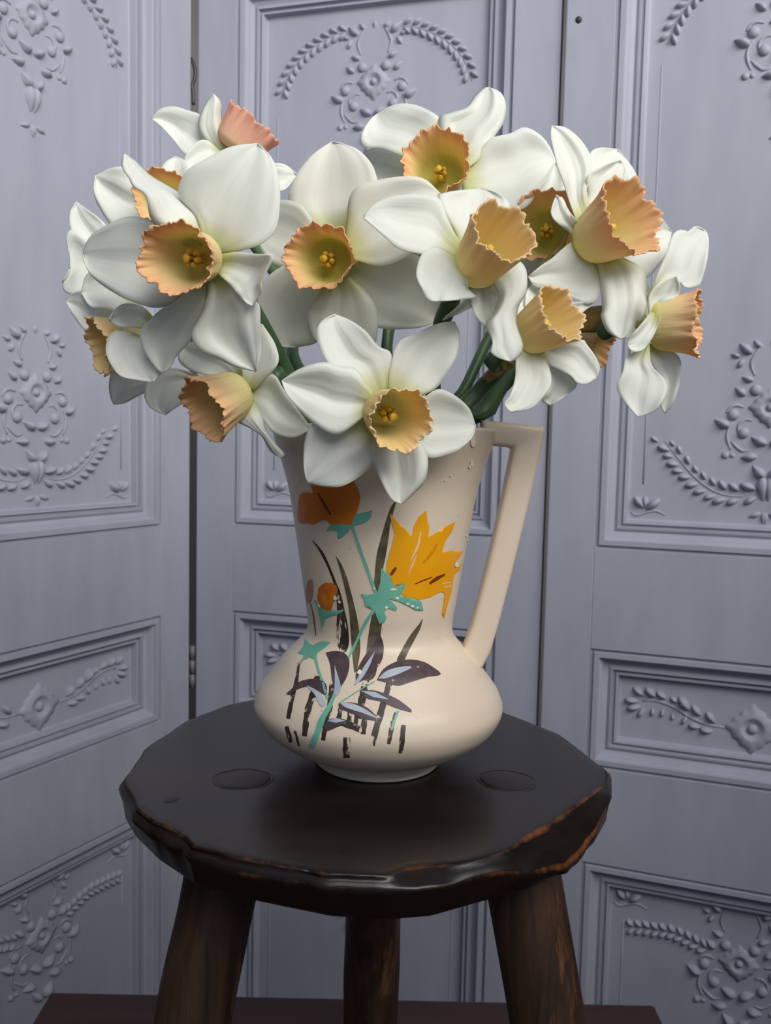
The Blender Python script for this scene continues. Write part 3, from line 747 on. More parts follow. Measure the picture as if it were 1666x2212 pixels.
S('painted_streak', [(972, 906), (1010, 880), (1052, 858)], 20, PM['brown'], 2, (0.6, 0.4)); S('painted_streak', [(940, 800), (985, 745), (1010, 700)], 16, paint('paint_ochre', (206, 130, 10), (222, 146, 16), worn=0.45), 2, (0.6, 0.4))
S('painted_streak', [(1036, 905), (1080, 900)], 6, PM['pink'], 2); S('painted_streak', [(1046, 925), (1084, 918)], 6, PM['pink'], 2)
# teal stems and leaves
S('painted_stem', [(572, 606), (600, 690), (640, 800), (665, 870), (700, 965)], 15, PM['teal'], 2)
S('painted_stem', [(705, 1020), (650, 1095), (595, 1205), (553, 1292)], 16, PM['teal'], 2, (1, 0.7))
D('painted_leaf', [(618, 958), (670, 962), (705, 945), (718, 900), (722, 824), (755, 858), (780, 895), (792, 922), (852, 904), (832, 950), (818, 972), (860, 976), (930, 998), (941, 1046), (900, 1042), (850, 1015), (800, 992), (765, 985), (806, 1030), (800, 1046), (757, 1032), (738, 1052), (750, 1082), (740, 1106), (714, 1113), (700, 1080), (690, 1046), (642, 1022), (634, 985)], PM['teal'], 3, False)
D('painted_bud', [(400, 930), (430, 904), (476, 905), (499, 935), (490, 972), (476, 1010), (460, 1047), (430, 1048), (408, 1020), (395, 980)], PM['bud'], 2)
D('painted_sepal', [(374, 986), (396, 1000), (416, 1036), (450, 1046), (538, 1040), (500, 1064), (434, 1084), (415, 1156), (410, 1090), (392, 1024)], PM['teal'], 3, False)
D('painted_bud', [(346, 888), (370, 890), (371, 955), (357, 1002), (338, 1000), (336, 930)], PM['faint'], 1)
D('painted_leaf', [(294, 1262), (320, 1232), (330, 1186), (368, 1222), (418, 1200), (462, 1206), (432, 1236), (396, 1260), (386, 1298), (346, 1282), (318, 1302), (322, 1272)], PM['teal'], 2, False)
S('painted_stem', [(384, 1290), (400, 1350), (424, 1420), (446, 1500)], 13, PM['teal'], 2)
S('painted_stem', [(345, 1285), (320, 1295), (302, 1320)], 10, PM['teal'], 2)
S('painted_stem', [(810, 1560), (795, 1600), (775, 1660)], 12, PM['teal'], 1)
# plum leaves
for q in ([(437, 1260), (480, 1252), (530, 1260), (559, 1300), (552, 1370), (526, 1420), (495, 1458), (470, 1400), (460, 1320)],
          [(716, 1163), (735, 1220), (730, 1290), (700, 1340), (650, 1390), (600, 1412), (594, 1362), (630, 1290), (680, 1220)],
          [(700, 1402), (730, 1350), (780, 1315), (850, 1296), (930, 1304), (990, 1335), (1030, 1373), (960, 1386), (880, 1410), (810, 1430), (740, 1412)],
          [(234, 1472), (270, 1438), (300, 1410), (360, 1396), (412, 1400), (442, 1430), (438, 1478), (400, 1458), (350, 1434), (290, 1450), (252, 1477)],
          [(612, 1460), (680, 1454), (750, 1474), (820, 1508), (886, 1566), (800, 1546), (720, 1512), (650, 1496)],
          [(506, 1518), (580, 1518), (650, 1543), (700, 1588), (722, 1612), (640, 1602), (560, 1568), (508, 1546)],
          [(436, 1617), (480, 1598), (548, 1610), (502, 1640), (440, 1662)]):
    D('painted_leaf', q, PM['plum'], 2)
S('painted_stem', [(690, 1408), (600, 1460), (500, 1525)], 6, PM['teal'], 3)
S('painted_stem', [(492, 1455), (455, 1540), (420, 1600), (392, 1680), (362, 1750)], 30, PM['teal'], 3, (0.5, 1))
for q in ([(483, 1323), (502, 1385), (516, 1440), (500, 1482), (482, 1472), (484, 1400)], [(691, 1252), (664, 1325), (625, 1392), (584, 1432), (606, 1380), (648, 1312)],
          [(707, 1394), (750, 1355), (820, 1334), (884, 1334), (822, 1366), (750, 1392)], [(338, 1427), (392, 1455), (430, 1498), (437, 1532), (410, 1532), (384, 1482)],
          [(618, 1456), (690, 1462), (764, 1502), (684, 1490)], [(507, 1514), (580, 1524), (650, 1557), (704, 1600), (630, 1572), (540, 1542)], [(445, 1612), (490, 1596), (538, 1611), (490, 1622)]):
    D('painted_highlight', q, PM['blue'], 4)
# chips in the glaze
for x, y, a_, b_ in ((1196, 165, 12, 40), (1190, 285, 8, 18), (1180, 305, 6, 10), (1083, 352, 4, 4), (1055, 375, 4, 5), (955, 290, 5, 14), (295, 375, 5, 22), (486, 980, 9, 12), (508, 1000, 7, 7), (1113, 808, 12, 13),
                     (786, 936, 18, 6), (750, 1028, 8, 7), (806, 980, 10, 6), (860, 1010, 8, 6), (884, 1022, 9, 7), (910, 1030, 6, 5), (686, 930, 7, 6), (612, 1360, 12, 12), (1170, 690, 4, 12), (1165, 660, 4, 6)):
    D('glaze_chip', [(x + a_ * math.cos(t) * (1 + .2 * math.sin(3 * t)), y + b_ * math.sin(t)) for t in np.linspace(0, 2 * math.pi, 11)[:-1]], M_chip, 5)

# ------------------------------------------------------------------ daffodils
def petal(par, C, n, L, tip, R, tipd=0.006, cup=-0.004, arch=-0.003, lay=0.0, k=1.0, rip=0.0015, ridge=0.0012, mat=None, lim=0.028, ph=None, left=0.0):
    nr, nc = 26, 13
    Ls = catmull(list(L) + [tip], nr); Rs = catmull(list(R) + [tip], nr)
    dc = C @ cF
    V = []; UV = []
    ph = random.uniform(0, 6) if ph is None else ph
    for i in range(nr):
        s = i / (nr - 1)
        for j in range(nc):
            q = j / (nc - 1); t = 2 * q - 1
            p = Ls[i] * (1 - q) + Rs[i] * q
            r = ray(*p)
            den = r @ n
            d = (C @ n) / den if abs(den) > 0.06 else dc + 0.05
            off = k * lim * math.tanh((d - dc) / lim)
            env = math.sin(math.pi * min(1, s * 0.92 + 0.04))
            off += tipd * s ** 1.6 + arch * env + cup * (t * t - 0.35) * env + lay + left * t * env
            off += ridge * (math.cos(t * 5.2 + ph * 0.2) * 0.6 + 0.28 * math.cos(t * 11 + ph + s * 1.5)) * env
            off += 0.0022 * env * mn.noise(Vector((t * 1.1 + ph * 3, s * 2.6, ph * 5)))
            off += rip * (math.sin(7.5 * s + ph) * t ** 3 + 0.5 * math.sin(15 * s + ph * 2 + 2 * t) * abs(t) ** 3)
            V.append(W(r * (dc + off))); UV.append((q, s))
    F_ = []
    for i in range(nr - 1):
        for j in range(nc - 1):
            a_ = i * nc + j; F_.append((a_, a_ + 1, a_ + nc + 1, a_ + nc))
    o = mesh_obj('petal', V, F_, mat or M_petal, par, uv=UV)
    m = o.modifiers.new('thickness', 'SOLIDIFY'); m.thickness = 0.0006; m.offset = 0
    return o

def corona(par, C, n, length, r0, r1, kind, seed, flare=0.12, frill=1.0, sq=1.0):
    rs = random.Random(seed); nu, nv = 168, 22
    up = np.array([0, 0, 1.0]); A = np.cross(n, up); A /= np.linalg.norm(A); B = np.cross(A, n)
    ph = [rs.uniform(0, 6.28) for _ in range(8)]
    V = []; UV = []
    for i in range(nv):
        v = i / (nv - 1)
        for k in range(nu):
            th = 2 * math.pi * k / nu
            lob = 0.5 + 0.5 * math.sin(6 * th + ph[0] + 0.6 * math.sin(2 * th + ph[4]))
            fine = math.sin(17 * th + ph[1]) + 0.6 * math.sin(29 * th + ph[2])
            q0 = r0 / r1
            rr = r1 * (q0 * (0.72 + 0.28 * min(1, v / 0.16) ** 0.5) + (1 - q0) * v ** 0.85) + flare * r1 * max(0, v - 0.72) ** 1.5 * 4
            rr *= 1 + frill * (0.050 * v ** 1.6 * math.sin(6 * th + ph[3] + 0.5 * math.sin(th + ph[0])) + 0.022 * v ** 1.5 * math.sin(13 * th + ph[5] + 0.8 * math.sin(3 * th)) + 0.034 * v ** 5 * math.sin(17 * th + ph[6] + math.sin(2 * th)) + 0.022 * v ** 10 * math.sin(29 * th + ph[7] + math.sin(4 * th)))
            z = length * v * (1 + frill * v ** 4 * (0.09 * (lob - 0.5) + 0.05 * (abs(math.sin(10.5 * th + ph[1] + 0.9 * math.sin(3 * th + ph[2]))) - 0.6) + 0.035 * abs(math.sin(21.5 * th + ph[2] + math.sin(5 * th)))))
            if v > 0.985: z += frill * length * 0.012 * rs.uniform(-1, 1)
            V.append(W(C + n * z + A * math.cos(th) * rr + B * math.sin(th) * rr * (1 - (1 - sq) * min(1, v * 2)))); UV.append((k / nu if k < nu else 1, v))
    F_ = []
    for i in range(nv - 1):
        for k in range(nu):
            k2 = (k + 1) % nu; F_.append((i * nu + k, i * nu + k2, (i + 1) * nu + k2, (i + 1) * nu + k))
    F_.append(tuple(range(nu))[::-1])
    o = mesh_obj('corona', V, F_, M_cor[kind], par, uv=UV)
    m = o.modifiers.new('thickness', 'SOLIDIFY'); m.thickness = 0.0006; m.offset = 0
    return A, B

def organs(par, C, n, A, B, length, sc=1.1):
    for k in range(6):
        th = 2 * math.pi * k / 6 + 0.3; dirv = A * math.cos(th) + B * math.sin(th)
        ln = length * (0.46 + 0.04 * (k % 2)); r_ = 0.0021 * sc
        path = [C + n * 0.001 + dirv * 0.0022, C + n * ln * 0.5 + dirv * r_ * 1.05, C + n * ln * 0.54 + dirv * r_ * 1.1, C + n * ln * 0.58 + dirv * r_ * 1.15, C + n * ln * 0.8 + dirv * r_ * 1.3, C + n * ln + dirv * r_ * 1.3]
        V, F_ = tube_data([W(p) for p in path], [0.0005, 0.0005, 0.0006, 0.0013 * sc, 0.0014 * sc, 0.0006], 8)
        mesh_obj('stamen', V, F_, M_stamen, par)
    ln = length * 0.62
    path = [C + n * 0.001, C + n * ln * 0.6, C + n * ln * 0.9, C + n * ln * 0.94, C + n * ln]
    V, F_ = tube_data([W(p) for p in path], [0.0009, 0.0008, 0.0009, 0.0019 * sc, 0.0014 * sc], 10)
    mesh_obj('pistil', V, F_, M_stamen, par)

NECKZ = PRs[60][1]
def stem(par, C, n, via, entry, seed):
    rs = random.Random(seed)
    P = [C - n * 0.001, C - n * 0.012, C - n * 0.022]
    V, F_ = tube_data([W(p) for p in catmull(P, 8)], [0.0036, 0.0028, 0.0026, 0.0027, 0.0036, 0.0043, 0.0042, 0.0032], 12)
    mesh_obj('ovary', V, F_, M_ovary, par)
    Q = [C - n * 0.0215, C - n * 0.027 - np.array([0, 0, 0.003])]
    for x, y, d in via: Q.append(at(x, y, d))
    ex_, ey_ = entry
    Q.append(np.array([JX + ex_, JY + ey_, RIMZ + 0.004]))
    f_ = 0.62
    Q.append(np.array([JX + ex_ * f_, JY + ey_ * f_, RIMZ - 0.06]))
    Q.append(np.array([JX + ex_ * 0.15 + rs.uniform(-.012, .012), JY + ey_ * 0.15 + rs.uniform(-.012, .012), NECKZ - 0.05 - 0.002 * (seed % 7)]))
    pts = catmull(Q, 46)
    V, F_ = tube_data([W(p) for p in pts], 0.0047, 12, flat=0.72)
    mesh_obj('stem', V, F_, M_stem, par)

def flower(label, base, depth, mouth, length, r0, r1, kind, petals, via=(), entry=(0, 0), inner=True, seed=1, away=1, mat=None, frill=1.0, flare=0.12, sq=1.0):
    C = at(base[0], base[1], depth)
    r = ray(*mouth); a_ = r @ r; b_ = r @ C; disc = b_ * b_ - a_ * (C @ C - length * length)
    dm = (b_ - away * math.sqrt(max(0.0, disc))) / a_           # the cup's mouth lies on this sight line, one cup length from its base
    n = r * dm - C; ln = max(length, float(np.linalg.norm(n))); n /= np.linalg.norm(n)
    par = thing('daffodil', label, 'daffodil', W(C), 'daffodils in the jug')
    random.seed(seed)
    for q in petals:
        L, tip, R = q[0], q[1], q[2]; kw = q[3] if len(q) > 3 else {}
        petal(par, C, n, L, tip, R, mat=mat or M_petal, **kw)
    A, B = corona(par, C - n * 0.001, n, ln, r0, r1, kind, seed, flare, frill, sq)
    if inner: organs(par, C, n, A, B, ln)
    stem(par, C, n, via, entry, seed)
    return par, C, n

def spathe(par, pts, depth, d2):
    """papery bract: a curled strip between two pixel polylines"""
    L, R = pts; Ls = catmull(L, 14); Rs = catmull(R, 14); V = []; F_ = []; UV = []
    for i in range(14):
        for j in range(7):
            q = j / 6; p = Ls[i] * (1 - q) + Rs[i] * q; d = depth + (d2 - depth) * i / 13 - 0.003 * (1 - (2 * q - 1) ** 2) + 0.0006 * math.sin(i * 1.7 + j)
            V.append(W(at(p[0], p[1], d))); UV.append((q, i / 13))
    for i in range(13):
        for j in range(6): a_ = i * 7 + j; F_.append((a_, a_ + 1, a_ + 8, a_ + 7))
    o = mesh_obj('spathe', V, F_, M_spathe, par, uv=UV)
    m = o.modifiers.new('thickness', 'SOLIDIFY'); m.thickness = 0.0005; m.offset = 0
    return o

# front left, large
fA = flower('large white daffodil at front left, wide peach frilled cup facing out to the left',
 (438, 557), 0.435, (376, 558), 0.027, 0.0105, 0.0178, 'peach', [
 ([(440, 525), (425, 470), (388, 425), (387, 400), (405, 367), (450, 340), (500, 317)], (557, 310), [(470, 550), (522, 541), (567, 525), (596, 494), (605, 440), (603, 390), (594, 354), (580, 331)], dict(tipd=.012, lay=.004)),
 ([(395, 530), (331, 480), (318, 435), (309, 417), (288, 404), (279, 385), (266, 367), (264, 347)], (270, 333), [(445, 530), (441, 495), (440, 473), (434, 457), (412, 437), (385, 415), (358, 399), (322, 377), (286, 343)], dict(tipd=-.004, lay=0, left=.014, cup=.006)),
 ([(420, 600), (380, 650), (336, 665), (282, 650), (259, 640), (223, 617), (196, 594), (183, 570)], (180, 550), [(425, 525), (370, 500), (329, 480), (304, 469), (268, 469), (232, 485), (201, 505), (185, 529)], dict(tipd=.006, lay=.003, k=.5)),
 ([(440, 575), (395, 628), (340, 675), (322, 695), (302, 715), (307, 749), (322, 775), (338, 796)], (352, 806), [(470, 585), (452, 645), (430, 690), (414, 720), (412, 735), (401, 749), (379, 773), (370, 790)], dict(tipd=.004, lay=.004)),
 ([(445, 575), (446, 630), (440, 665), (421, 706), (413, 722), (423, 747), (442, 763), (470, 774), (503, 790), (533, 798)], (553, 802), [(478, 580), (505, 610), (530, 640), (558, 655), (562, 690), (561, 740), (558, 780)], dict(tipd=.002, lay=.001, ridge=.003)),
 ([(472, 550), (509, 544), (531, 546), (560, 550), (590, 552), (578, 582), (564, 610), (566, 630)], (545, 660), [(470, 592), (493, 610), (513, 633), (530, 653)], dict(tipd=-.004, lay=-.001, cup=-.006)),
 ], via=[(600, 760, .51)], entry=(-0.045, -0.01), seed=11, sq=0.84)
# centre
fB = flower('broad petalled white daffodil in the middle with round peach cup facing the viewer',
 (718, 564), 0.495, (687, 554), 0.023, 0.0105, 0.0180, 'amber', [
 ([(690, 510), (665, 480), (629, 445), (623, 421), (642, 376), (670, 339), (699, 317)], (719, 306), [(755, 510), (790, 450), (815, 410), (813, 380), (801, 351), (776, 325), (744, 311)], dict(tipd=.010, lay=.007)),
 ([(748, 510), (750, 470), (756, 425), (776, 400), (821, 388), (870, 381), (915, 386)], (950, 417), [(760, 560), (830, 575), (900, 540), (945, 480), (955, 440)], dict(tipd=.004, lay=-.003)),
 ([(760, 540), (820, 530), (890, 545), (940, 590), (960, 640), (962, 678)], (946, 692), [(740, 600), (765, 660), (790, 700), (821, 709), (854, 712), (907, 707)], dict(tipd=.010, lay=.007)),
 ([(700, 600), (690, 636), (670, 661), (664, 686), (672, 722), (700, 750)], (740, 775), [(755, 598), (789, 629), (809, 657), (815, 682), (814, 735), (790, 765)], dict(tipd=.004, lay=.001, ridge=.003)),
 ([(690, 560), (610, 575), (555, 625), (550, 680), (568, 725), (600, 746)], (640, 750), [(720, 600), (712, 650), (700, 700), (686, 738)], dict(tipd=.010, lay=.004)),
 ([(685, 570), (640, 585), (590, 570), (560, 530)], (556, 490), [(700, 520), (670, 470), (645, 440), (607, 432), (575, 450)], dict(tipd=.010, lay=.004)),
 ], via=[(765, 760, .535)], entry=(0.0, 0.012), seed=12, mat=M_petal2, sq=0.88)
# top centre
fC = flower('topmost white daffodil at centre with tall apricot cup opening upward, stamens showing',
 (957, 388), 0.55, (941, 346), 0.026, 0.012, 0.0188, 'amber', [
 ([(900, 350), (830, 322), (789, 318), (780, 298), (789, 274), (805, 253)], (821, 244), [(955, 300), (952, 258), (915, 233), (878, 224), (846, 229)], dict(tipd=.010, lay=.003)),
 ([(950, 330), (948, 258), (968, 245), (1005, 233), (1025, 209), (1046, 191)], (1057, 189), [(1000, 370), (1035, 345), (1054, 323), (1066, 298), (1087, 266), (1093, 229), (1082, 200)], dict(tipd=.004, lay=.001, cup=.004, ridge=.003)),
 ([(995, 365), (1040, 320), (1062, 298), (1103, 288), (1131, 275), (1160, 286), (1184, 311)], (1201, 348), [(1000, 420), (1060, 450), (1110, 455), (1140, 445), (1164, 413), (1184, 384)], dict(tipd=.010, lay=.003)),
 ([(910, 420), (870, 440), (830, 440), (790, 415)], (772, 370), [(905, 350), (874, 338), (854, 327), (821, 319), (788, 328)], dict(tipd=.010, lay=.022, k=.6)),
 ([(930, 420), (890, 450), (860, 490)], (868, 530), [(965, 420), (950, 470), (920, 515)], dict(tipd=.016, lay=.022, k=.3)),
 ([(955, 420), (970, 470), (990, 510)], (1020, 535), [(1000, 410), (1040, 450), (1045, 500)], dict(tipd=.016, lay=.020, k=.3)),
 ], via=[(880, 600, .575), (836, 745, .56)], entry=(0.008, 0.03), seed=13)
# middle right, trumpet up right
fD = flower('white daffodil right of centre with deep yellow trumpet tilted up to the right',
 (1019, 588), 0.45, (1090, 497), 0.0340, 0.0104, 0.0158, 'yellow', [
 ([(985, 565), (940, 556), (909, 548), (861, 537), (832, 512), (803, 486)], (785, 470), [(1000, 525), (983, 505), (964, 464), (950, 430), (910, 420), (868, 421), (839, 426), (805, 443)], dict(k=.5, tipd=.002, lay=-.003)),
 ([(990, 535), (985, 510), (964, 462), (948, 426), (965, 416), (1000, 411)], (1040, 408), [(1050, 560), (1080, 510), (1100, 460), (1098, 436), (1072, 415)], dict(k=.5, tipd=.006, lay=.002)),
 ([(992, 560), (960, 540), (938, 532), (914, 546), (903, 570), (900, 598), (914, 628), (923, 649)], (950, 650), [(1012, 592), (1010, 615), (1014, 632), (1030, 640), (1006, 646), (980, 648)], dict(k=.4, tipd=-.008, lay=-.008, rip=.003)),
 ([(1005, 596), (1006, 640), (985, 665), (965, 682)], (957, 692), [(1050, 604), (1055, 640), (1035, 655), (1000, 673)], dict(k=.3, tipd=.012, lay=.006), ),
 ([(1020, 602), (1018, 650), (1030, 685)], (1052, 706), [(1058, 600), (1072, 632), (1077, 660), (1066, 690)], dict(k=.3, tipd=.006, lay=.004)),
 ([(1035, 600), (1055, 603), (1072, 627), (1077, 651), (1063, 683), (1049, 704), (1060, 726), (1065, 745), (1060, 759), (1074, 772)], (1102, 781), [(1050, 585), (1090, 568), (1115, 560), (1135, 579), (1139, 608), (1135, 635), (1120, 661), (1115, 692), (1120, 716), (1130, 748), (1120, 772)], dict(k=.4, tipd=.0, lay=-.003, rip=.004, cup=.007)),
 ], via=[(953, 705, .49), (935, 820, .515)], entry=(0.028, -0.022), seed=14, flare=0.05)
# lower centre front
fE = flower('white star shaped daffodil hanging over the jug rim, small yellow cup facing down right',
 (826, 888), 0.452, (868, 909), 0.029, 0.0105, 0.0142, 'yellow', [
 ([(800, 858), (756, 812), (715, 792), (691, 751), (684, 718), (695, 694)], (723, 679), [(842, 840), (847, 780), (842, 759), (817, 747), (789, 714), (756, 692)], dict(tipd=.010, lay=.003, k=.6)),
 ([(838, 845), (844, 792), (862, 739), (903, 718), (945, 700)], (982, 695), [(880, 865), (915, 853), (944, 837), (968, 804), (989, 763), (993, 722)], dict(tipd=.008, lay=.004, k=.6)),
 ([(880, 870), (915, 858), (948, 841), (984, 855), (1013, 882)], (1027, 918), [(880, 930), (905, 965), (927, 988), (960, 984), (993, 971), (1021, 943)], dict(tipd=.004, lay=.004, k=.6)),
 ([(806, 920), (805, 992), (825, 1041), (846, 1078)], (868, 1088), [(880, 920), (921, 975), (920, 1033), (899, 1061)], dict(tipd=-.004, lay=.0, k=.6, ridge=.003)),
 ([(797, 890), (740, 925), (678, 914), (660, 947), (656, 980), (657, 1015)], (664, 1042), [(815, 930), (808, 975), (801, 1008), (772, 1033), (736, 1051), (699, 1051)], dict(tipd=.004, lay=.003, k=.6)),
 ([(805, 890), (784, 902), (740, 935), (711, 935), (662, 902), (621, 853)], (609, 822), [(812, 862), (800, 838), (789, 825), (768, 796), (735, 791), (699, 783), (650, 796)], dict(tipd=.002, lay=-.003, k=.6, ridge=.003)),
 ], via=[(835, 872, .49)], entry=(0.0, -0.045), seed=15)
# upper right, large peach trumpet
fF = flower('white daffodil at upper right with long peach trumpet pointing right',
 (1266, 526), 0.50, (1369, 464), 0.0345, 0.0118, 0.0200, 'peach', [
 ([(1250, 490), (1232, 440), (1219, 400), (1206, 364), (1200, 340), (1190, 297)], (1192, 271), [(1280, 470), (1270, 430), (1268, 405), (1276, 379), (1279, 353), (1271, 325), (1250, 297), (1222, 276)], dict(k=.4, lay=0, ridge=.003)),
 ([(1265, 480), (1270, 400), (1273, 335), (1297, 319)], (1336, 323), [(1330, 470), (1382, 412), (1374, 375), (1354, 345)], dict(k=.3, tipd=.008, lay=.008)),
 ([(1270, 480), (1266, 420), (1270, 380), (1290, 366), (1318, 352)], (1340, 346), [(1300, 480), (1330, 420), (1345, 385), (1350, 362)], dict(k=.3, tipd=-.004, lay=.003, rip=.003)),
 ([(1250, 522), (1232, 503), (1206, 483), (1191, 459)], (1201, 422), [(1262, 490), (1240, 470), (1226, 448), (1215, 428)], dict(k=.3, tipd=-.008, lay=-.004, rip=.003)),
 ([(1252, 510), (1219, 534), (1190, 560), (1168, 575)], (1142, 597), [(1290, 555), (1296, 600), (1294, 640), (1271, 656), (1230, 641), (1190, 627), (1155, 618)], dict(k=.4, tipd=-.004, lay=-.001)),
 ([(1284, 555), (1295, 603), (1302, 665), (1299, 683), (1313, 715)], (1340, 732), [(1345, 555), (1385, 578), (1400, 615), (1401, 647), (1390, 690), (1366, 725)], dict(k=.3, tipd=-.012, lay=-.006, ridge=.004, cup=.006)),
 ([(1310, 500), (1380, 455), (1425, 467)], (1451, 500), [(1320, 570), (1390, 602), (1425, 572), (1446, 534)], dict(k=.2, tipd=.012, lay=.010)),
 ], via=[(1190, 700, .545), (1105, 800, .545), (1040, 890, .545)], entry=(0.047, -0.004), seed=16)
# behind right, yellow cup between D and F
fG = flower('half hidden daffodil between two right hand blooms, dark yellow cup with stamens',
 (1184, 506), 0.56, (1176, 484), 0.024, 0.0115, 0.0195, 'amber', [
 ([(1165, 470), (1160, 420), (1180, 380)], (1200, 346), [(1215, 470), (1232, 420), (1226, 370)], dict(lay=.004)),
 ([(1150, 510), (1120, 540), (1105, 580)], (1118, 625), [(1180, 545), (1180, 590), (1160, 620)], dict(lay=.004)),
 ([(1170, 540), (1165, 590), (1175, 630)], (1200, 650), [(1215, 540), (1235, 590), (1225, 630)], dict(lay=.004)),
 ([(1210, 530), (1260, 560), (1290, 570)], (1310, 545), [(1215, 490), (1260, 480), (1295, 500)], dict(lay=.004)),
 ([(1200, 480), (1240, 440), (1270, 420)], (1290, 440), [(1215, 500), (1260, 490), (1285, 465)], dict(lay=.006)),
 ([(1150, 490), (1110, 480), (1080, 490)], (1070, 520), [(1155, 520), (1110, 540), (1085, 535)], dict(lay=.004)),
 ], via=[(1110, 640, .57), (1054, 735, .555), (1004, 840, .545)], entry=(0.036, 0.004), seed=17)
spathe(fG[0], ([(1226, 497), (1205, 530), (1180, 560), (1168, 574)], [(1228, 505), (1215, 540), (1195, 562), (1168, 574)]), .536, .526)
# lower right trumpet
fH = flower('white daffodil low on the right with yellow trumpet and petals drooping below it',
 (1134, 728), 0.475, (1216, 674), 0.0275, 0.0104, 0.0148, 'yellow', [
 ([(1128, 740), (1116, 771), (1114, 810), (1107, 842), (1099, 860), (1090, 873)], (1103, 890), [(1168, 745), (1184, 787), (1191, 815), (1188, 838), (1170, 863), (1155, 879), (1130, 887)], dict(k=.3, tipd=-.008, lay=-.004)),
 ([(1150, 745), (1180, 800), (1180, 848), (1170, 865)], (1190, 876), [(1180, 760), (1234, 810), (1247, 831), (1230, 850), (1205, 867)], dict(k=.2, tipd=.004, lay=.006)),
 ([(1160, 745), (1172, 764), (1189, 789), (1207, 798), (1234, 812), (1247, 827), (1268, 829)], (1289, 815), [(1170, 728), (1203, 742), (1239, 734), (1262, 735), (1268, 744), (1285, 767), (1296, 794)], dict(k=.2, tipd=-.004, lay=.001)),
 ([(1128, 730), (1117, 690), (1120, 655)], (1134, 630), [(1150, 705), (1156, 680), (1152, 645)], dict(k=.3, tipd=.006, lay=.006)),
 ([(1140, 710), (1135, 660), (1140, 625)], (1165, 605), [(1170, 700), (1190, 660), (1188, 622)], dict(k=.3, tipd=.010, lay=.008)),
 ([(1160, 700), (1210, 662), (1256, 652)], (1283, 656), [(1170, 725), (1235, 695), (1266, 669)], dict(k=.2, tipd=.010, lay=.006)),
 ], via=[(1085, 790, .51), (1030, 850, .525)], entry=(0.042, -0.022), seed=18, flare=0.05)
spathe(fH[0], ([(1105, 775), (1085, 778), (1060, 796), (1042, 815)], [(1112, 790), (1090, 805), (1070, 818), (1052, 828)]), .500, .506)
# behind lower right, small side facing cup
fI = flower('mostly hidden daffodil behind the low right bloom, only its peach cup edge showing',
 (1240, 724), 0.545, (1308, 748), 0.021, 0.0100, 0.0142, 'peach', [
 ([(1235, 715), (1232, 690), (1245, 665)], (1262, 655), [(1250, 715), (1262, 690), (1270, 668)], dict(k=.2, lay=.006)),
 ([(1230, 740), (1225, 770), (1232, 795)], (1245, 805), [(1246, 745), (1258, 775), (1256, 795)], dict(k=.2, lay=.006)),
 ([(1228, 722), (1205, 700), (1195, 680)], (1200, 660), [(1240, 718), (1228, 690), (1218, 668)], dict(k=.2, lay=.010)),
 ], via=[(1150, 775, .555), (1070, 830, .56), (1036, 890, .56)], entry=(0.046, 0.022), inner=False, seed=19)
spathe(fI[0], ([(1240, 690), (1262, 668), (1285, 662), (1306, 660)], [(1245, 718), (1265, 718), (1290, 718), (1310, 716)]), .512, .512)
# far right, profile
fJ = flower('rightmost white daffodil seen in profile, peach trumpet pointing right and petals hanging',
 (1412, 702), 0.485, (1511, 698), 0.0235, 0.0122, 0.0156, 'peach', [
 ([(1402, 640), (1428, 575), (1443, 539), (1454, 506), (1472, 496), (1486, 501), (1502, 488)], (1523, 497), [(1430, 650), (1464, 607), (1482, 622), (1504, 620), (1515, 611), (1529, 557), (1531, 514)], dict(k=0, tipd=.010, lay=.010)),
 ([(1398, 705), (1401, 672), (1404, 636), (1430, 606)], (1462, 597), [(1424, 695), (1430, 668), (1440, 650), (1464, 640), (1469, 618)], dict(k=0, tipd=-.004, lay=-.006)),
 ([(1404, 672), (1394, 690), (1382, 704), (1360, 730)], (1356, 746), [(1428, 685), (1418, 712), (1404, 738), (1389, 755), (1368, 759)], dict(k=0, tipd=-.004, lay=-.012)),
 ([(1398, 738), (1376, 757), (1353, 773), (1346, 802), (1333, 831), (1338, 852), (1360, 881)], (1378, 900), [(1404, 740), (1407, 787), (1436, 820), (1441, 845), (1425, 877), (1407, 892)], dict(k=0, tipd=-.006, lay=-.008)),
 ([(1402, 742), (1414, 795), (1434, 834), (1428, 874)], (1437, 893), [(1420, 745), (1466, 769), (1470, 816), (1457, 866)], dict(k=0, tipd=.006, lay=.004)),
 ([(1395, 690), (1388, 660), (1400, 630)], (1425, 610), [(1420, 680), (1440, 650), (1445, 625)], dict(k=0, tipd=.006, lay=.016)),
 ], via=[(1345, 696, .53), (1240, 720, .56), (1160, 770, .56), (1085, 835, .555), (1052, 895, .55)], entry=(0.052, 0.012), inner=False, seed=20, flare=0.1)
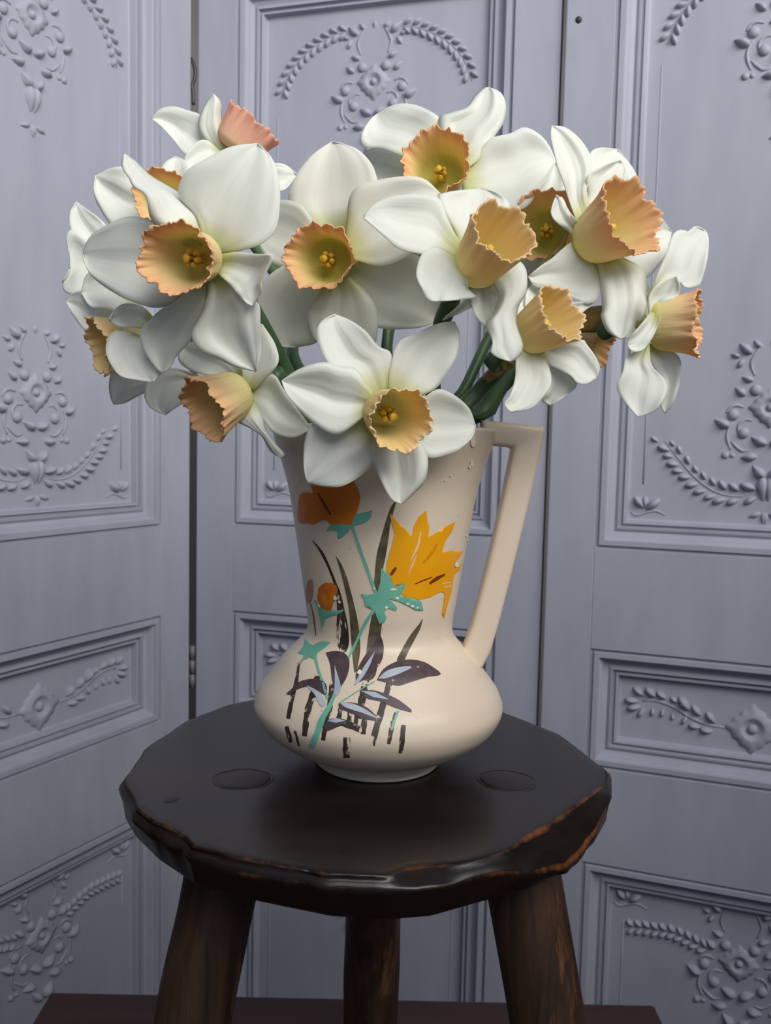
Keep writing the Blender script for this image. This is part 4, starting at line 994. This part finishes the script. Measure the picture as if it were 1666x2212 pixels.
# top left, salmon cup against the screen
fK = flower('daffodil highest on the left at the back with salmon cup pointing up right',
 (505, 325), 0.62, (549, 264), 0.0240, 0.0150, 0.0195, 'salmon', [
 ([(480, 345), (440, 345), (400, 335), (375, 303), (350, 275)], (327, 256), [(480, 310), (450, 270), (431, 247), (405, 238), (375, 230), (345, 236)], dict(k=0, tipd=.0, lay=.002)),
 ([(470, 330), (439, 299), (428, 270), (439, 234)], (461, 202), [(492, 320), (484, 302), (479, 250), (475, 218)], dict(k=0, tipd=-.006, lay=-.004, cup=.006)),
 ([(475, 325), (445, 302), (420, 310), (404, 330)], (394, 362), [(490, 345), (465, 370), (430, 385)], dict(k=0, tipd=-.01, lay=-.008)),
 ([(515, 360), (560, 395), (610, 412)], (643, 377), [(530, 335), (580, 350), (615, 355)], dict(k=0, tipd=.006, lay=.006)),
 ([(490, 345), (470, 380), (480, 420)], (505, 440), [(520, 345), (540, 380), (535, 420)], dict(k=0, tipd=-.006, lay=.0)),
 ([(480, 310), (465, 295), (470, 285)], (480, 278), [(495, 312), (496, 300), (492, 286)], dict(k=0, tipd=.006, lay=.012)),
 ], via=[(628, 640, .60), (632, 775, .575)], entry=(-0.030, 0.012), inner=False, seed=21, flare=0.05, away=-0.5)
# back left, behind the large one
fL = flower('daffodil tucked behind the large left bloom, two bits of peach cup peeping out',
 (362, 440), 0.565, (346, 422), 0.022, 0.0100, 0.0152, 'peach', [
 ([(345, 470), (290, 500), (245, 490), (213, 445), (202, 410)], (207, 379), [(345, 420), (340, 388), (312, 371), (273, 360), (237, 364)], dict(tipd=.002, lay=.006, ridge=.003)),
 ([(350, 420), (342, 380), (356, 352)], (380, 338), [(385, 420), (408, 385), (405, 352)], dict(tipd=.006, lay=.006)),
 ([(385, 440), (430, 430), (450, 410)], (460, 430), [(390, 470), (430, 490), (455, 465)], dict(tipd=.006, lay=.006)),
 ([(340, 470), (300, 530), (300, 570)], (330, 590), [(375, 480), (375, 540), (360, 580)], dict(tipd=.006, lay=.006)),
 ([(370, 480), (400, 530), (430, 560)], (450, 550), [(390, 460), (440, 490), (455, 520)], dict(tipd=.006, lay=.006)),
 ([(365, 420), (390, 380), (420, 370)], (440, 390), [(385, 440), (420, 425), (440, 410)], dict(tipd=.008, lay=.008)),
 ], via=[(598, 680, .575), (612, 790, .565)], entry=(-0.042, 0.004), inner=False, seed=22)
# far left, facing left
fM = flower('leftmost daffodil with ochre cup turned to the left between two rounded white petals',
 (305, 728), 0.495, (208, 748), 0.0255, 0.0095, 0.0152, 'yellow', [
 ([(200, 570), (175, 530), (152, 493), (150, 461)], (165, 436), [(255, 560), (245, 510), (226, 482), (194, 456)], dict(k=0, tipd=.004, lay=.016)),
 ([(240, 560), (190, 520), (156, 496), (142, 512), (150, 545), (150, 580)], (135, 608), [(270, 640), (220, 650), (175, 640), (142, 632)], dict(k=0, tipd=.0, lay=.014)),
 ([(290, 700), (240, 715), (190, 718), (163, 688)], (142, 652), [(290, 650), (230, 640), (180, 628), (154, 634)], dict(k=0, tipd=.0, lay=.010)),
 ([(300, 690), (242, 672), (214, 668), (192, 659)], (176, 632), [(300, 600), (240, 570), (190, 590)], dict(k=0, tipd=.0, lay=.004)),
 ([(322, 716), (285, 706), (260, 706)], (236, 692), [(335, 690), (310, 664), (282, 656), (260, 659), (243, 676)], dict(k=0, tipd=-.010, lay=-.022)),
 ([(308, 728), (280, 714), (255, 712), (236, 726), (228, 757), (239, 786), (260, 812), (295, 820)], (330, 825), [(325, 735), (340, 765), (352, 800)], dict(k=0, tipd=-.002, lay=-.027)),
 ], via=[(420, 760, .53), (590, 860, .54)], entry=(-0.052, -0.004), inner=False, seed=23, flare=0.05)
# lower left, trumpet hanging
fN = flower('daffodil low on the left with orange trumpet hanging down left beside the jug rim',
 (522, 845), 0.488, (436, 886), 0.027, 0.0105, 0.0172, 'peach', [
 ([(530, 830), (587, 808), (615, 845), (650, 893)], (672, 926), [(530, 865), (570, 912), (595, 938), (635, 945)], dict(k=.3, tipd=.0, lay=.006)),
 ([(515, 865), (508, 905), (540, 924), (566, 942), (583, 972)], (606, 989), [(548, 860), (566, 900), (575, 930), (596, 960), (615, 982)], dict(k=.2, tipd=-.012, lay=.0, cup=.006)),
 ([(520, 835), (528, 780), (545, 720)], (566, 700), [(548, 845), (572, 820), (601, 783), (594, 742)], dict(k=.3, tipd=.002, lay=.004)),
 ([(505, 845), (460, 815), (410, 800), (385, 775)], (395, 745), [(530, 830), (510, 775), (450, 735)], dict(k=.3, tipd=.004, lay=.010)),
 ([(500, 850), (400, 800), (330, 800), (312, 850), (325, 880)], (357, 896), [(510, 870), (440, 850), (400, 868), (385, 878)], dict(k=0, tipd=.004, lay=.016)),
 ([(490, 850), (330, 790), (248, 800), (236, 830), (239, 858)], (246, 873), [(500, 865), (390, 830), (315, 848), (270, 870)], dict(k=0, tipd=.012, lay=.022)),
 ], via=[(605, 812, .51)], entry=(-0.050, -0.020), inner=True, seed=24, flare=0.06)
